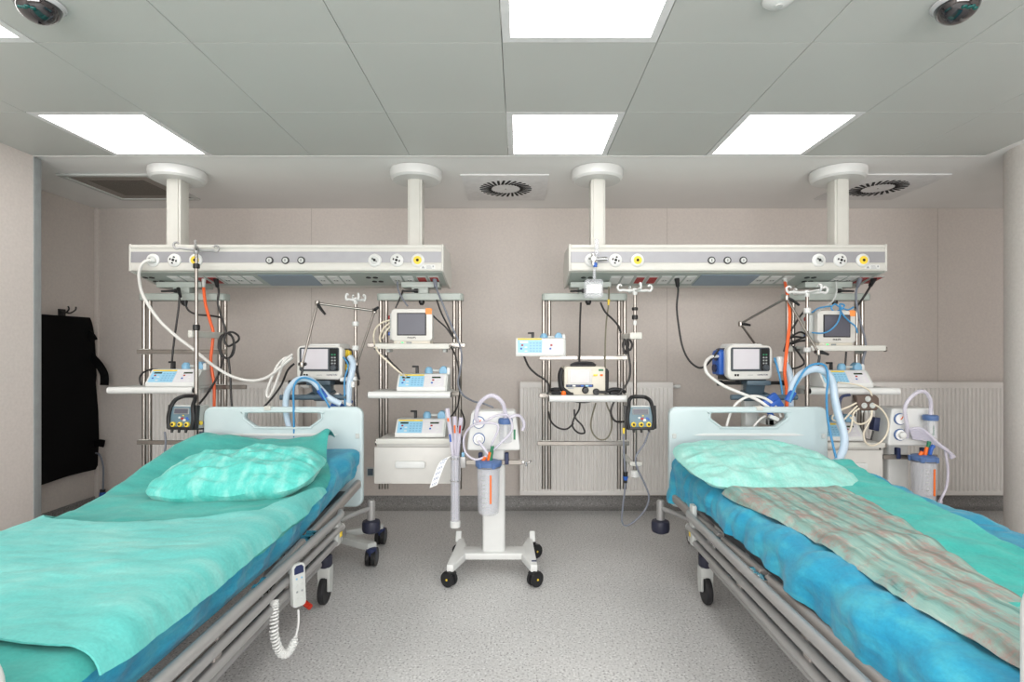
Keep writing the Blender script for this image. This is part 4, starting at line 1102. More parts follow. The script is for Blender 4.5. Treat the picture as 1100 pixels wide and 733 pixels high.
def bed(label, cx, s, y0, y1, rails, foot_top, bump):
    """s = +1: aisle on the right side of the bed, -1: on the left"""
    t = thing('hospital_bed', label, 'bed', (cx,(y0+y1)/2,0), 'hospital beds')
    hw = .474; zb, zt = .39, .988
    # headboard with its long hand slot
    slot = [(-.205,.935),(.205,.935),(.222,.925),(.226,.905),(.218,.892),(.165,.855),(.145,.848),(-.145,.848),(-.165,.855),(-.218,.892),(-.226,.905),(-.222,.925)]
    slot = [(p[0],p[1]+.02) for p in slot]
    outer = rrect(hw*2, zt-zb, .05, 7, 0, (zt+zb)/2)
    b = MB(); b.xf(T(cx,y1,0)); b.merge(holed_plate(outer, [slot[::-1]], .04, .012)); h = b.build('headboard', 'board', t, 40)
    rg = MB(); rg.xf(T(cx,y1,0)); rg.prism([(-.33,.820),(-.27,.830),(.27,.830),(.33,.820),(.27,.815),(-.27,.815)], 'y', -.027, -.012, .003, 2); rg.build('ridge', 'white', h)
    # rim around the slot
    ri = MB(); ri.xf(T(cx,y1,0)); ri.tube([(p[0]*1.035,-.018,(p[1]-.912)*1.12+.912) for p in slot], .008, 8, 3, True); ri.build('slot_rim', 'board', h)
    for x in (-hw+.03, hw-.03):
        cl = MB(); cl.box((cx+x-.012,y1-.025,.80),(cx+x+.012,y1-.018,.83), .003, 1); cl.build('marker', 'greywhite', h)
    bn = MB(); bx = cx-s*.09 if s > 0 else cx+.065
    bn.box((bx-.02,y1-.028,zt-.02),(bx+.02,y1+.024,zt+.005), .004); bn.build('clip', 'alu', h)
    # footboard
    outer = rrect(hw*2, foot_top-.36, .075, 8, 0, (foot_top+.36)/2)
    b = MB(); b.xf(T(cx,y0,0)); b.merge(holed_plate(outer, [], .05, .02)); b.build('footboard', 'white', t, 40)
    # frame: long beams, cross beams, platform side bars
    for sg in (-1,1):
        b = MB(); b.box((cx+sg*.36-.03,y0+.03,.235),(cx+sg*.36+.03,y1-.05,.285), .008); b.build('base_beam', 'grey_metal', t)
    for yy in (y0+.10, y1-.42):
        b = MB(); b.box((cx-.39,yy-.03,.24),(cx+.39,yy+.03,.29), .008); b.build('cross_beam', 'grey_metal', t)
    b = MB(); b.box((cx-.40,y0+.06,.46),(cx+.40,y1-.06,.498), .006); b.build('platform', 'darkgrey', t)
    for yy in (y0+.5, y1-.7):
        for q in (-.275,.275): b = MB(); b.prism([(yy-.12,.27),(yy-.06,.27),(yy+.10,.46),(yy+.04,.46)], 'x', cx+q-.025, cx+q+.025, .006, 1); b.build('lift_arm', 'grey_metal', t)
    b = MB(); b.box((cx-.22,y1-.62,.25),(cx+.2,y1-.2,.40), .015); b.build('motor_box', 'darkgrey', t)
    b = MB(); b.box((cx-.36,y1-.06,.37),(cx+.36,y1+.01,.44), .01); b.box((cx-.30,y1-.12,.25),(cx-.24,y1-.02,.40), .008); b.box((cx+.24,y1-.12,.25),(cx+.30,y1-.02,.40), .008); b.build('head_bracket', 'grey_metal', t)
    # platform side bars, in sections with chrome hinges
    xs = cx+s*.478
    ys = [y1-.10, y1-.86, y1-1.28, y0+.03]
    zz = rails
    for k in range(3):
        b = MB(); a = Vector((xs,ys[k]-.02,zz[k])); e = Vector((xs,ys[k+1]+.02,zz[k+1]))
        m = T(*a)@((e-a).to_track_quat('Y','Z').to_matrix().to_4x4()); L = (e-a).length
        b.xf(m); b.prism(rrect(.034,.05,.014,4), 'y', 0, L, .002, 1); b.build('side_bar', 'steel_tan', t)
    for k in (1,2):
        c = Vector((xs+s*.018,ys[k],zz[k]+.004))
        b = MB()
        for dy in (-.03,0,.03): b.cyl((c.x-.03,c.y+dy,c.z),(c.x+.012*s+.0,c.y+dy,c.z), .026 if dy else .02, n=18)
        b.box((c.x-.02,c.y-.05,c.z-.012),(c.x+.012,c.y+.05,c.z+.012), .005); b.build('hinge', 'chrome', t)
    # folded-down side rail: three tubes with end brackets
    yh, yf = y1-.56, y0+.06
    sr = None
    for k, (dx, z, dh) in enumerate(((.525,.505,.0),(.512,.437,.05),(.50,.375,.05))):
        x = cx+s*dx
        b = MB()
        if k == 0: b.tube([(x-s*.05,yh+.07,z-.005),(x-s*.02,yh+.05,z),(x,yh-.02,z),(x,yh-.2,z),(x,yf+.2,z),(x,yf,z)], .0185, 14, 4)
        else: b.tube([(x,yh+dh,z),(x,(yh+yf)/2,z),(x,yf,z)], .0165, 14, 2)
        o = b.build('rail_tube', 'grey_metal', t)
        if k:
            c = MB(); c.cyl((x,yh+dh-.002,z),(x,yh+dh+.012,z), .0185, .012); c.build('tube_cap', 'greywhite', o)
    b = MB(); x = cx+s*.505
    b.box((x-.012,yh-.02,.36),(x+.012,yh+.03,.56 if s < 0 else .50), .008); b.build('rail_post', 'greywhite', t)
    for yy in (yh-.5, yh-1.0, yf+.12):
        b = MB(); b.prism([(yy-.02,.50),(yy+.02,.50),(yy-.02,.37),(yy-.06,.37)], 'x', cx+s*.495-.006, cx+s*.495+.006, .003, 1); b.build('rail_link', 'steel_tan', t)
    b = MB(); b.box((cx+s*.50-.008,yh+.01,.395),(cx+s*.50+.02*s+.002,yh+.035,.42), .003); b.build('yellow_tag', 'yellow', t)
    # lower beam seen under the rail
    b = MB(); b.tube([(cx+s*.405,yh+.02,.255),(cx+s*.405,y0+.1,.255)], .02, 12, 0); b.build('lower_tube', 'grey_metal', t)
    b = MB(); b.tube([(cx+s*.43,yh-.02,.33),(cx+s*.43,yh-.5,.325),(cx+s*.43,yh-.9,.33)], .012, 8, 4); 
    for k in range(14): b.cyl((cx+s*.43,yh-.08-.022*k,.33),(cx+s*.43,yh-.09-.022*k,.33), .017)
    b.build('actuator_bellows', 'black', t)
    # corner bumper on its arm
    if bump:
        for sg in (s,):
            px_, py_ = cx+sg*.515, y1+.02
            b = MB(); b.tube([(cx+sg*.39,y1-.16,.36),(cx+sg*.45,y1-.09,.372),(px_,py_,.375)], .014, 10, 4); b.build('bumper_arm', 'grey_metal', t)
            b = MB(); b.cyl((px_,py_,.30),(px_,py_,.415), .024, n=18); b.cyl((px_,py_,.412),(px_,py_,.422), .022, .018, n=18); b.build('bumper_post', 'grey_metal', t)
            b = MB(); b.lathe([(.03,.225),(.05,.235),(.054,.25),(.054,.285),(.05,.298),(.03,.306)], (px_,py_,0), 24); b.build('bumper_roller', 'navy_dark', t)
    # casters
    for sx in (-1,1):
        for yy in (y1-.40, y0+.12):
            p = Vector((cx+sx*.39, yy, 0))
            b = MB(); b.lathe([(.03,.19),(.036,.20),(.036,.245),(.03,.25)], p, 18); cs = b.build('caster', 'navy_dark', t)
            b = MB(); b.box((p.x-.034,p.y-.03,.135),(p.x+.034,p.y+.035,.195), .012); b.prism([(p.y-.03,.07),(p.y+.02,.05),(p.y+.038,.14),(p.y-.03,.15)], 'x', p.x+.018, p.x+.032, .004, 1); b.prism([(p.y-.03,.07),(p.y+.02,.05),(p.y+.038,.14),(p.y-.03,.15)], 'x', p.x-.032, p.x-.018, .004, 1); b.build('fork', 'greywhite', cs)
            w = MB(); prof = [(.045,-.015),(.066,-.015),(.072,-.008),(.072,.008),(.066,.015),(.045,.015)]
            w.lathe(prof, (p.x,p.y-.01,.072), 30, RY(PI/2)); w.build('tyre', 'rubber', cs)
            w = MB(); w.lathe([(0,-.0135),(.046,-.0135),(.046,.0135),(0,.0135)], (p.x,p.y-.01,.072), 26, RY(PI/2)); w.build('hub', 'greywhite', cs)
    return t
M['steel_tan'] = mat('tan_grey_metal', (158,152,148), .42, .3, var=.03)
M['navy_dark'] = mat('dark_navy_plastic', (40,42,60), .5, var=.05)
CL, CR = -1.408, 1.365
BY0, BY1 = .975, 3.205
bl = bed('hospital bed on the left, with hand control on its side rail', CL, 1, .96, BY1, [.555,.492,.462,.455], .785, True)
br = bed('hospital bed on the right, with a striped blanket laid on it', CR, -1, .94, BY1, [.480,.488,.500,.505], .93, True)
b = MB(); b.tube([(CL+.30,2.62,.13),(CL+.36,2.60,.10),(CL+.40,2.58,.085)], .014, 8, 3); b.build('brake_pedal', mat('red_pedal', (206,52,30), .45), bl)

# hand control hooked on the left bed's rail, with its coiled cord
xh = CL+.555; yh_ = 2.06
t = thing('hand_control', 'pale grey bed hand control hooked over the left bed rail', 'remote control', (xh,yh_,.33))
m = T(xh,yh_,.42)@RZ(.95)@RX(-.06)@Matrix.Scale(.88,4)
b = MB().xf(m); b.prism(rrect(.062,.185,.018,5), 'y', -.012, .014, .005, 2); b.build('body', 'greywhite', t)
b = MB().xf(m); b.prism([(-.022,.05),(.022,.05),(.022,.075),(.012,.086),(-.012,.086),(-.022,.075)], 'y', -.0145, -.010, .001, 1); b.build('blue_head', 'navy', t)
for k in range(4):
    for i in (-1,1):
        b = MB().xf(m); b.lathe([(.0045,.0),(.0045,.002),(.003,.003)], (i*.012,-.0115,.03-.028*k), 12, RX(PI/2)); b.build('button', ['paleblue','greywhite','grey_trim','greywhite'][k], t)
b = MB().xf(m); b.box((-.012,.010,.04),(.012,.06,.055), .004); b.box((-.012,.048,.02),(.012,.06,.05), .004); b.build('hook', 'greywhite', t)
coil = []
core = catmull([(xh+.002,yh_,.325),(xh+.004,yh_-.005,.27),(xh-.002,yh_-.03,.215),(xh-.012,yh_-.07,.195),(xh-.025,yh_-.10,.22),(xh-.035,yh_-.12,.29),(xh-.04,yh_-.11,.36),(xh-.05,yh_-.09,.40)], 40)
n = len(core)
for i, p in enumerate(core):
    f = i/(n-1)
    tg = (core[min(i+1,n-1)]-core[max(i-1,0)]).normalized(); u = Vector((1,0,0)); u = (u-tg*u.dot(tg)).normalized(); w_ = tg.cross(u)
    rr = .0 if f < .22 else .013*min(1,(f-.22)/.06)
    a = i*.95
    coil.append(p+(u*math.cos(a)+w_*math.sin(a))*rr)
MB().tube(coil, .0042, 6, 0).build('coiled_cord', 'white', t)

# ------------------------------------------------------------------ mattresses
def hL(y): return .648+.095*smooth((y-2.15)/.95)
def hR(y): return .655+.03*smooth((y-2.3)/.8)
def mattress(label, cx, hf, y0, y1, half, thick, m, seed, wr):
    t = thing('mattress', label, 'mattress', (cx,(y0+y1)/2,.5))
    r = .045; N = 120; S = 64
    smax = half-r+PI/2*r+(thick-2*r)
    rows = []
    for i in range(N+1):
        y = y0+(y1-y0)*i/N
        sh = 1.0; e = min(i,N-i)
        row = []
        for j in range(S+1):
            s = -smax+2*smax*j/S
            dx, dz = drape(s, half, r)
            side = max(0, min(1, (abs(s)-half+r)/(.05)))
            w_ = wr*fbm(y*5+seed, s*9, seed, 3)*side + .5*wr*fbm(y*3, s*3+7, seed, 2)*(1-side)
            fold = wr*.8*side*(math.sin(y*26+3*fbm(y*2,s*4,seed+3))**3)
            sg = 1 if s > 0 else -1
            z = hf(y)+dz
            if side > 0: dx += sg*(w_+fold)
            else: z += w_
            if abs(s) > smax-.03: dx -= sg*.012
            row.append((cx+dx, y, z))
        # underside
        n2 = 8; zb = hf(y)-thick
        for k in range(n2+1):
            row.append((cx+(half-.03)-(2*half-.06)*k/n2, y, zb))
        rows.append(row)
    b = MB(); bm = b.bm
    V = [[bm.verts.new(p) for p in r_] for r_ in rows]
    nc = len(rows[0])
    for i in range(N):
        for j in range(nc): bm.faces.new((V[i][j],V[i][(j+1)%nc],V[i+1][(j+1)%nc],V[i+1][j]))
    for ri, sg in ((0,-1),(N,1)):
        mid = [Vector(p) for p in rows[ri]]; c = sum(mid, Vector())/len(mid)
        inner = [bm.verts.new(c+(p-c)*.93+Vector((0,sg*.02,0))) for p in mid]
        for j in range(nc): bm.faces.new((V[ri][j],V[ri][(j+1)%nc],inner[(j+1)%nc],inner[j]))
        bm.faces.new(inner)
    b.build('cover', m, t, 60)
    return t
mt = mattress('mattress in a blue fitted cover on the left bed', CL, hL, BY0+.05, BY1-.045, .464, .170, 'blue_sheet', 3, .012)
mt2 = mattress('mattress in a blue cover under the drapes on the right bed', CR, hR, BY0+.05, BY1-.045, .452, .150, 'blue_sheet', 9, .008)

# ------------------------------------------------------------------ sheets
def sheet(name, label, cat, cx, hf, ya, yb, lo, hi, half, off, r, m, wr, seed, thick=.003, N=130, S=90, puff=None, edge=0):
    """lo(v), hi(v): arc positions of the two long edges at v (0 at the foot, 1 at the head)"""
    rows = []
    for i in range(N+1):
        v = i/N
        row = []
        for j in range(S+1):
            u = j/S
            s = lo(v)+(hi(v)-lo(v))*u
            y = (ya(u) if callable(ya) else ya)+((yb(u) if callable(yb) else yb)-(ya(u) if callable(ya) else ya))*v
            dx, dz = drape(s, half+off, r+off)
            side = max(0, min(1, (abs(s)-half+r)/.07))
            w1 = wr*fbm(s*3+seed, y*5, seed, 4)
            w2 = wr*.55*math.sin(9*y+6*s+4*fbm(s*1.7,y*1.7,seed+2))*fbm(s*2,y*2,seed+4,2)
            q = abs(w1+w2)+.001
            sg = 1 if s > 0 else -1
            z = hf(y)+off+dz; x = cx+dx
            if puff: z += puff(x, y, s)
            if edge: z -= edge*(1-min(1, min(u,1-u)*abs(hi(v)-lo(v))/.045))**2
            x += sg*q*side*1.3; z += q*(1-side)
            row.append((x,y,z))
        rows.append(row)
    b = grid_mesh(rows, thick)
    return solo(b, name, m, label, cat)

# pillow: inflated rounded square with creases
def pillow(name, label, c, w, l, t_, mtx, m, seed, folds=.012, group=None):
    b = MB(); bm = b.bm; N = 56
    def pt(u, v, sgn):
        p = 2.3
        e = max(0, (1-abs(u)**p))**.55*max(0, (1-abs(v)**p))**.55
        pin = 1-.10*(abs(u)**2)*(abs(v)**4)-.05*abs(v)**2*(1-abs(u))
        x = u*w/2*(1-.15*abs(v)**4); y = v*l/2*(1-.15*abs(u)**4)
        z = sgn*t_/2*e
        f = folds*fbm(u*2.4+seed, v*3.2, seed+sgn, 4)*(e**.4) + folds*.9*math.sin(7*u+11*v+5*fbm(u*1.5,v*1.5,seed,2))*fbm(u*2,v*2,seed+6,2)*(e**.5)
        return Vector((x,y,z+sgn*f+ (.006*math.sin(9*u+3*v)*(1-e))))
    top = [[bm.verts.new(mtx@(pt(-1+2*i/N,-1+2*j/N,1))+Vector(c)) for j in range(N+1)] for i in range(N+1)]
    low = [[top[i][j] if i in (0,N) or j in (0,N) else bm.verts.new(mtx@(pt(-1+2*i/N,-1+2*j/N,-1))+Vector(c)) for j in range(N+1)] for i in range(N+1)]
    for i in range(N):
        for j in range(N):
            bm.faces.new((top[i][j],top[i+1][j],top[i+1][j+1],top[i][j+1]))
            q = (low[i][j],low[i][j+1],low[i+1][j+1],low[i+1][j])
            if len(set(q)) == 4:
                try: bm.faces.new(q)
                except ValueError: pass
    o = solo(b, name, m, label, 'pillow', group)
    return o

# left bed: teal sheet over mattress, diagonal edge near the head on the aisle side
def hiL(v):
    y = 1.0+2.08*v
    if y > 2.5: return .50-.16*smooth((y-2.5)/.5)
    return .505+.012*math.sin(4*y)
def puffL(x, y, s):
    # bunched sheet at the far head corner and the raised tail behind the pillow
    a = .06*math.exp(-((y-3.03)/.15)**2)*smooth((-1.0-x)/.1)*smooth((x+1.9)/.15) + .04*math.exp(-(((x+1.72)/.16)**2+((y-2.9)/.25)**2))
    c = .07*math.exp(-(((x+1.08)/.07)**2+((y-3.02)/.08)**2))
    d = .05*smooth((y-2.2)/.7)*smooth((-s-.30)/.15)
    return a+c+d
sheet('bed_sheet', 'thin teal sheet spread over the left mattress under the pillow', 'bed sheet', CL, hL, 1.0, 3.10, lambda v: -.60, hiL, .468, .010, .045, 'teal_sheet', .016, 2, puff=puffL)
sheet('folded_sheet', 'lighter teal sheet folded over the middle of the left bed', 'bed sheet', CL, hL, lambda u: 1.205+.04*math.sin(5*u), lambda u: 2.12-.12*math.sin(PI*min(1,u*1.15))+.42*smooth((u-.84)/.16)+.2*smooth((.16-u)/.16), lambda v: -.585, lambda v: .515+.010*math.sin(6*v), .468, .031, .05, 'teal_light', .013, 5, thick=.005, edge=.016)
pillow('pillow', 'teal pillow lying on the left bed', (-1.30,2.50,.745), .73, .44, .20, RZ(.02)@RX(.20)@RY(-.05), 'pillow_teal', 4, .021)

# right bed: blue drape on the aisle side, teal film, striped blanket, mint pillow
sheet('bed_drape', 'blue disposable drape hanging loosely over the aisle side of the right bed', 'bed sheet', CR, hR, 1.02, 3.13, lambda v: -.575-.02*math.sin(7*v+1)-.10*smooth((v-.7)/.3), lambda v: .52, .460, .012, .05, 'blue_sheet', .030, 11)
def loF(v): return -.53-.02*math.sin(9*v) if v > .35 else -.50+.35*(.35-v)*2
sheet('teal_film', 'teal film sheet showing between blanket and far edge of the right bed', 'bed sheet', CR, hR, 1.0, 2.9, lambda v: -.22+.235*smooth(min(1,v*1.4)), lambda v: .09+.33*v+.012*math.sin(13*v), .460, .046, .05, 'teal_film', .014, 15)
def puffB(x, y, s):
    return .0
sheet('blanket', 'faded striped grey-green and red blanket laid along the right bed', 'blanket', CR, hR, 1.0, lambda u: 2.42-.06*math.sin(PI*u), lambda v: -.355-.075*smooth(v)-.02*math.sin(8*v), lambda v: -.14+.235*smooth(v*1.05), .460, .056, .05, 'blanket', .014, 21, thick=.010, edge=.032)
pillow('pillow', 'pale mint pillow leaning on the right headboard', (1.215,2.72,.745), .78, .66, .13, RZ(.05)@RX(.15), 'pillow_mint', 8, .022)
# ------------------------------------------------------------------ suction trolleys
def suction(label, x, y, jar_dx, jar_y, col_dy=0):
    t = thing('suction_trolley', label, 'suction unit', (0,0,0), 'white suction trolleys')
    b = MB()
    for s in (-1,1):
        b.prism([(s*.175,.10),(s*.205,.245),(s*.235,.245),(s*.24,.10),(s*.255,-.215),(s*.215,-.215),(s*.165,-.06)] if s > 0 else [(-.175,.10),(-.165,-.06),(-.215,-.215),(-.255,-.215),(-.24,.10),(-.235,.245),(-.205,.245)], 'z', .085, .128, .010, 2)
        b.prism([(.19,.11),(.245,.11),(.245,.165),(.225,.17)], 'x', s*.235-.018, s*.235+.018, .006, 2)
    b.prism([(-.19,-.05),(.19,-.05),(.19,.07),(-.19,.07)], 'z', .09, .130, .01, 2)
    b.build('base', 'white', t)
    for sx in (-1,1):
        for yy in (-.20,.22):
            p = Vector((0,0,0)); mc = T(sx*.235+(.012 if yy > 0 else 0), yy, 0)@RZ(1.0 if sx < 0 else -.85)
            w = MB().xf(mc); w.cyl((p.x,p.y,.07),(p.x,p.y,.10), .012); 
            w.prism([(-.030+p.y,.075),(-.01+p.y,.092),(.028+p.y,.085),(.05+p.y,.06),(.03+p.y,.05)], 'x', p.x-.026, p.x+.026, .006, 2); cs = w.build('caster', 'black', t)
            for q in (-1,1):
                w = MB().xf(mc); w.lathe([(0,-.011),(.03,-.011),(.042,-.008),(.043,0),(.042,.008),(.03,.011),(0,.011)], (p.x+q*.016,p.y+.008,.0435), 26, RY(PI/2)@RX(.0)); w.build('wheel', 'rubber', cs)
            w = MB().xf(mc); w.cyl((p.x-sx*.029,p.y+.004,.045),(p.x-sx*.027,p.y+.004,.045), .006); w.cyl((p.x+sx*.029,p.y+.004,.045),(p.x+sx*.027,p.y+.004,.045), .006); w.build('brake_dot', 'yellow', cs)
    b = MB(); b.box((.222,-.17,.1285),(.25,-.155,.131)); b.build('badge', 'navy', t)
    b = MB(); b.prism(rrect(.135,.06,.016,4,0,.01+col_dy), 'z', .12, .80, .004, 1); b.build('column', 'white', t)
    # control head: tapered box, two gauges, small overflow jar
    b = MB(); b.prism([(-.155,.745),(-.15,.735),(.15,.735),(.158,.745),(.132,.955),(.12,.968),(-.12,.968),(-.132,.955)], 'y', -.055, .10, .012, 3); hd = b.build('control_head', 'white', t)
    for z, knob in ((.902,0),(.805,1)):
        g = MB(); g.lathe([(.036,0),(.036,.010),(.031,.014)], (-.085,-.054,z), 26, RX(PI/2)); gg = g.build('gauge', 'steelblue', hd)
        g = MB(); g.lathe([(.0315,.010),(.0315,.0155),(.0,.0155)], (-.085,-.054,z), 24, RX(PI/2)); g.build('dial', 'paper', gg)
        if knob: g = MB(); g.lathe([(.022,.014),(.020,.035),(.014,.038),(0,.038)], (-.082,-.054,z), 20, RX(PI/2)); g.build('knob', 'white', gg)
        else: g = MB(); g.xf(T(-.085,-.071,z)@RY(.7)); g.box((-.0025,-.001,-.004),(.0025,.001,.022)); g.build('needle', 'orange', gg)
    j = MB(); j.lathe([(.03,.79),(.036,.795),(.037,.88),(.037,.905)], (.072,-.10,0), 24); jj = j.build('overflow_jar', 'clear', hd)
    j = MB(); j.lathe([(.04,.90),(.042,.905),(.042,.925),(.036,.932),(0,.934)], (.072,-.10,0), 24); j.build('jar_lid', 'steelblue', jj)
    j = MB(); j.cyl((.072,-.10,.82),(.072,-.10,.90), .012); j.build('float', 'white', jj)
    b = MB(); b.box((.118,-.0575,.80),(.130,-.053,.86), .001,1); b.build('indicator', 'green', hd)
    # equipment rail round the column, big collection jar in front
    b = MB()
    b.box((-.17,-.035,.648),(.17,-.024,.676), .002,1); 
    for s in (-1,1): b.box((s*.09-.012,-.03,.65),(s*.09+.012,.0,.674), .002,1)
    b.build('equipment_rail', 'steel', t)
    for s in (-1,1): b = MB(); b.box((s*.078-.012,-.045,.65),(s*.078+.012,-.012,.72), .004,1); b.build('rail_block', 'navy', t)
    jx, jy = jar_dx, jar_y
    j = MB(); j.lathe([(.045,.385),(.058,.395),(.062,.43),(.067,.655),(.067,.665),(.062,.665),(.057,.43),(.05,.398),(0,.396)], (jx,jy,0), 32); jr = j.build('collection_jar', 'clear', t)
    j = MB(); j.lathe([(.071,.655),(.073,.66),(.073,.682),(.060,.692),(.03,.696),(0,.696)], (jx,jy,0), 32); ld = j.build('lid', 'steelblue', jr)
    for a in (0.4,1.6,2.8,4.0,5.2):
        j = MB(); j.xf(T(jx,jy,0)@RZ(a)); j.box((.062,-.012,.655),(.079,.012,.688), .004,1); j.build('lid_grip', 'steelblue', ld)
    j = MB(); j.box((jx-.005+.016,jy-.0665,.46),(jx+.005+.016,jy-.060,.62), .001,1); j.build('orange_scale', 'orange', jr)
    j = MB()
    for k in range(8): j.box((jx-.03,jy-.0655+.004,.44+.025*k),(jx-.012,jy-.058,.443+.025*k))
    j.build('graduation', 'greywhite', jr)
    j = MB(); j.ring((jx,jy,.66),(0,0,1),.069,.005); j.box((jx-.02,jy+.06,.65),(jx+.02,-.03,.675), .003,1); j.build('jar_hook', 'steel', t)
    for k, (dx, mm, dz) in enumerate(((-.03,'orange',.024),(.0,'orange',.05),(.012,'green',.085))):
        j = MB(); j.cyl((jx+dx,jy-.01,.692),(jx+dx+.012,jy-.012,.692+dz), .0105); j.build('connector', mm, ld)
    t.location = (x,y,0)
    return t
XS = px2x(530.5,3.2); YS = 3.2
sx = suction('white suction trolley on casters standing in the aisle', XS, YS, -.025, -.125)
def S(dx, dy, z): return Vector((XS+dx, YS+dy, z))
b = MB(); b.tube([S(-.085,-.06,.905),S(-.10,-.09,.94),S(-.075,-.11,1.02),S(-.01,-.12,1.065),S(.05,-.115,1.03),S(.072,-.10,.96),S(.072,-.10,.925)], .0125, 10, 6)
solo(b, 'suction_tube', 'clearhose', 'thick clear tube arching over the top of the aisle suction trolley', 'tube')
b = MB(); b.tube([S(-.01,-.135,.77),S(-.0,-.14,.80),S(.03,-.16,.90),S(-.10,-.13,.90),S(-.165,-.10,.83),S(-.16,-.11,.74),S(-.10,-.14,.70),S(-.035,-.135,.72)], .0065, 8, 8)
b.tube([S(.0,-.135,.75),S(.05,-.15,.80),S(.11,-.15,.87),S(.09,-.14,.95),S(.02,-.13,.95),S(-.055,-.11,.91),S(-.11,-.10,.90)], .0065, 8, 8)
b.tube([S(.09,-.135,.94),S(.15,-.12,.95),S(.18,-.10,.90),S(.17,-.10,.86)], .009, 8, 6)
b.tube([S(-.085,-.10,.80),S(-.05,-.12,.76),S(-.02,-.13,.72)], .008, 8, 5)
solo(b, 'suction_tubing', 'clearhose', 'loops of thin clear tubing hanging in front of the aisle suction trolley', 'tube')
b = MB(); b.box((XS+.165,YS-.045,.655),(XS+.185,YS-.014,.67), .003,1); b.tube([S(.18,-.03,.662),S(.21,-.035,.662),S(.222,-.04,.672)], .006, 8, 3); b.cyl(S(.19,-.035,.662),S(.193,-.035,.64), .007); b.build('rail_clamp', 'chrome', sx)
# tall clear tube holder with wrapped catheters on the trolley rail
xt, yt = XS-.225, YS-.05
t = thing('catheter_holder', 'tall clear tube hooked to the left of the aisle suction trolley', 'tube holder', (xt,yt,.29))
b = MB(); b.lathe([(.026,.30),(.0275,.30),(.0275,.71),(.025,.71),(.025,.32),(0,.32)], (xt,yt,0), 24); b.build('clear_tube', 'clear', t)
b = MB(); b.lathe([(.0,.285),(.03,.285),(.032,.29),(.032,.318),(.029,.322)], (xt,yt,0), 24); b.build('bottom_cap', 'white', t)
b = MB()
for z in (.56,.69): b.ring((xt,yt,z),(0,0,1),.030,.003)
b.cyl((xt+.03,yt,.56),(xt+.03,yt,.69), .003); b.build('wire_cradle', 'chrome', t)
b = MB(); b.box((xt+.03,yt-.015,.635),(xt+.062,yt+.02,.70), .006); b.build('clamp', 'grey_metal', t)
b = MB(); b.box((xt+.038,yt-.012,.70),(xt+.056,yt+.012,.725), .004); b.build('clamp_knob', 'paleblue', t)
for k, (dx, dy, z1, tilt, mm, lab) in enumerate(((-.012,-.006,.985,-.10,'blue','wrapped catheter with blue end standing tallest in the clear tube'),(.003,.004,.935,-.02,'orange','wrapped catheter with orange end in the middle of the clear tube'),(.014,-.002,.93,.06,'red','wrapped catheter with red end at the right of the clear tube'))):
    c = thing('catheter_pack', lab, 'catheter pack', (xt+dx,yt+dy,.33), 'wrapped catheters in the clear tube')
    top = Vector((xt+dx+tilt*.35, yt+dy, z1))
    b = MB(); a = Vector((xt+dx,yt+dy,.33)); m_ = Vector((xt+dx,yt+dy,.69))
    b.tube([a, m_, top], lambda f: .005+.008*smooth((f-.45)/.2), 10, 4); b.build('wrapper', 'clearhose', c)
    b = MB(); d = (top-m_).normalized(); q = m_+d*(.10 if k == 0 else .15); b.cyl(q+Vector((0,-.012,0)), q+d*.045+Vector((0,-.012,0)), .0055); b.build('end_piece', mm, c)
    if k == 0: b = MB(); b.cyl(q+d*.12+Vector((0,-.012,0)), q+d*.14+Vector((0,-.012,0)), .006); b.build('end_piece', 'orange', c)
b = MB(); p = [P(482,491,3.06),P(476,496,3.055),P(470,510,3.05),P(465.5,523,3.05)]
V = []
for q in catmull(p, 5):
    w_ = Vector((.022,0,.009)); V.append((q-w_, q+w_))
bm = b.bm; A_ = [(bm.verts.new(a),bm.verts.new(c),bm.verts.new(a+Vector((0,.003,0))),bm.verts.new(c+Vector((0,.003,0)))) for a, c in V]
for i in range(len(A_)-1):
    a, c = A_[i], A_[i+1]
    bm.faces.new((a[0],a[1],c[1],c[0])); bm.faces.new((a[2],c[2],c[3],a[3])); bm.faces.new((a[0],c[0],c[2],a[2])); bm.faces.new((a[1],a[3],c[3],c[1]))
bm.faces.new(A_[0]); bm.faces.new(A_[-1])
t = thing('paper_sleeve', 'white printed paper sleeve hooked on the clear tube holder', 'packaging', V[-1][0])
b.build('sleeve', 'paper', t)
b = MB()
for k in range(3):
    for i in range(3,len(V)-2,2):
        a, c = V[i]; a2, c2 = V[i+1]; f = .25+.22*k
        p0 = a+(c-a)*f; p1 = a2+(c2-a2)*f
        b.tube([p0+Vector((0,-.0015,0)), p1+Vector((0,-.0015,0))], .0014, 5, 0)
b.build('print', 'steelblue', t)

# the second unit, on its pedestal behind the right bed
XS2, YS2 = px2x(974,3.36), 3.36
s2 = suction('white suction unit behind the right bed with clear tubing bundle', XS2, YS2, .012, -.125, .09)
def S2(dx, dy, z): return Vector((XS2+dx, YS2+dy, z))
b = MB(); b.tube([S2(-.05,-.07,.79),S2(-.07,-.10,.86),S2(-.09,-.11,.98),S2(-.04,-.12,1.06),S2(.02,-.12,1.075),S2(.065,-.11,1.02),S2(.072,-.10,.93)], .011, 10, 6)
solo(b, 'suction_tube', 'clearhose', 'thick clear tube arching over the right suction unit', 'tube')
t = thing('tubing_bundle', 'crumpled clear bag of tubing draped on the right suction unit', 'tubing', S2(.05,-.14,.70))
b = MB()
for k in range(7):
    f = k/6
    b.tube([S2(-.05+.02*f,-.09,.84-.05*f),S2(-.0+.04*f,-.125,.85-.07*f),S2(.07+.03*f,-.15,.775-.03*f),S2(.13+.02*f,-.15,.73-.02*f),S2(.185-.02*f,-.14,.685-.01*f)], .009, 8, 5)
b.build('bag', 'clearhose', t)
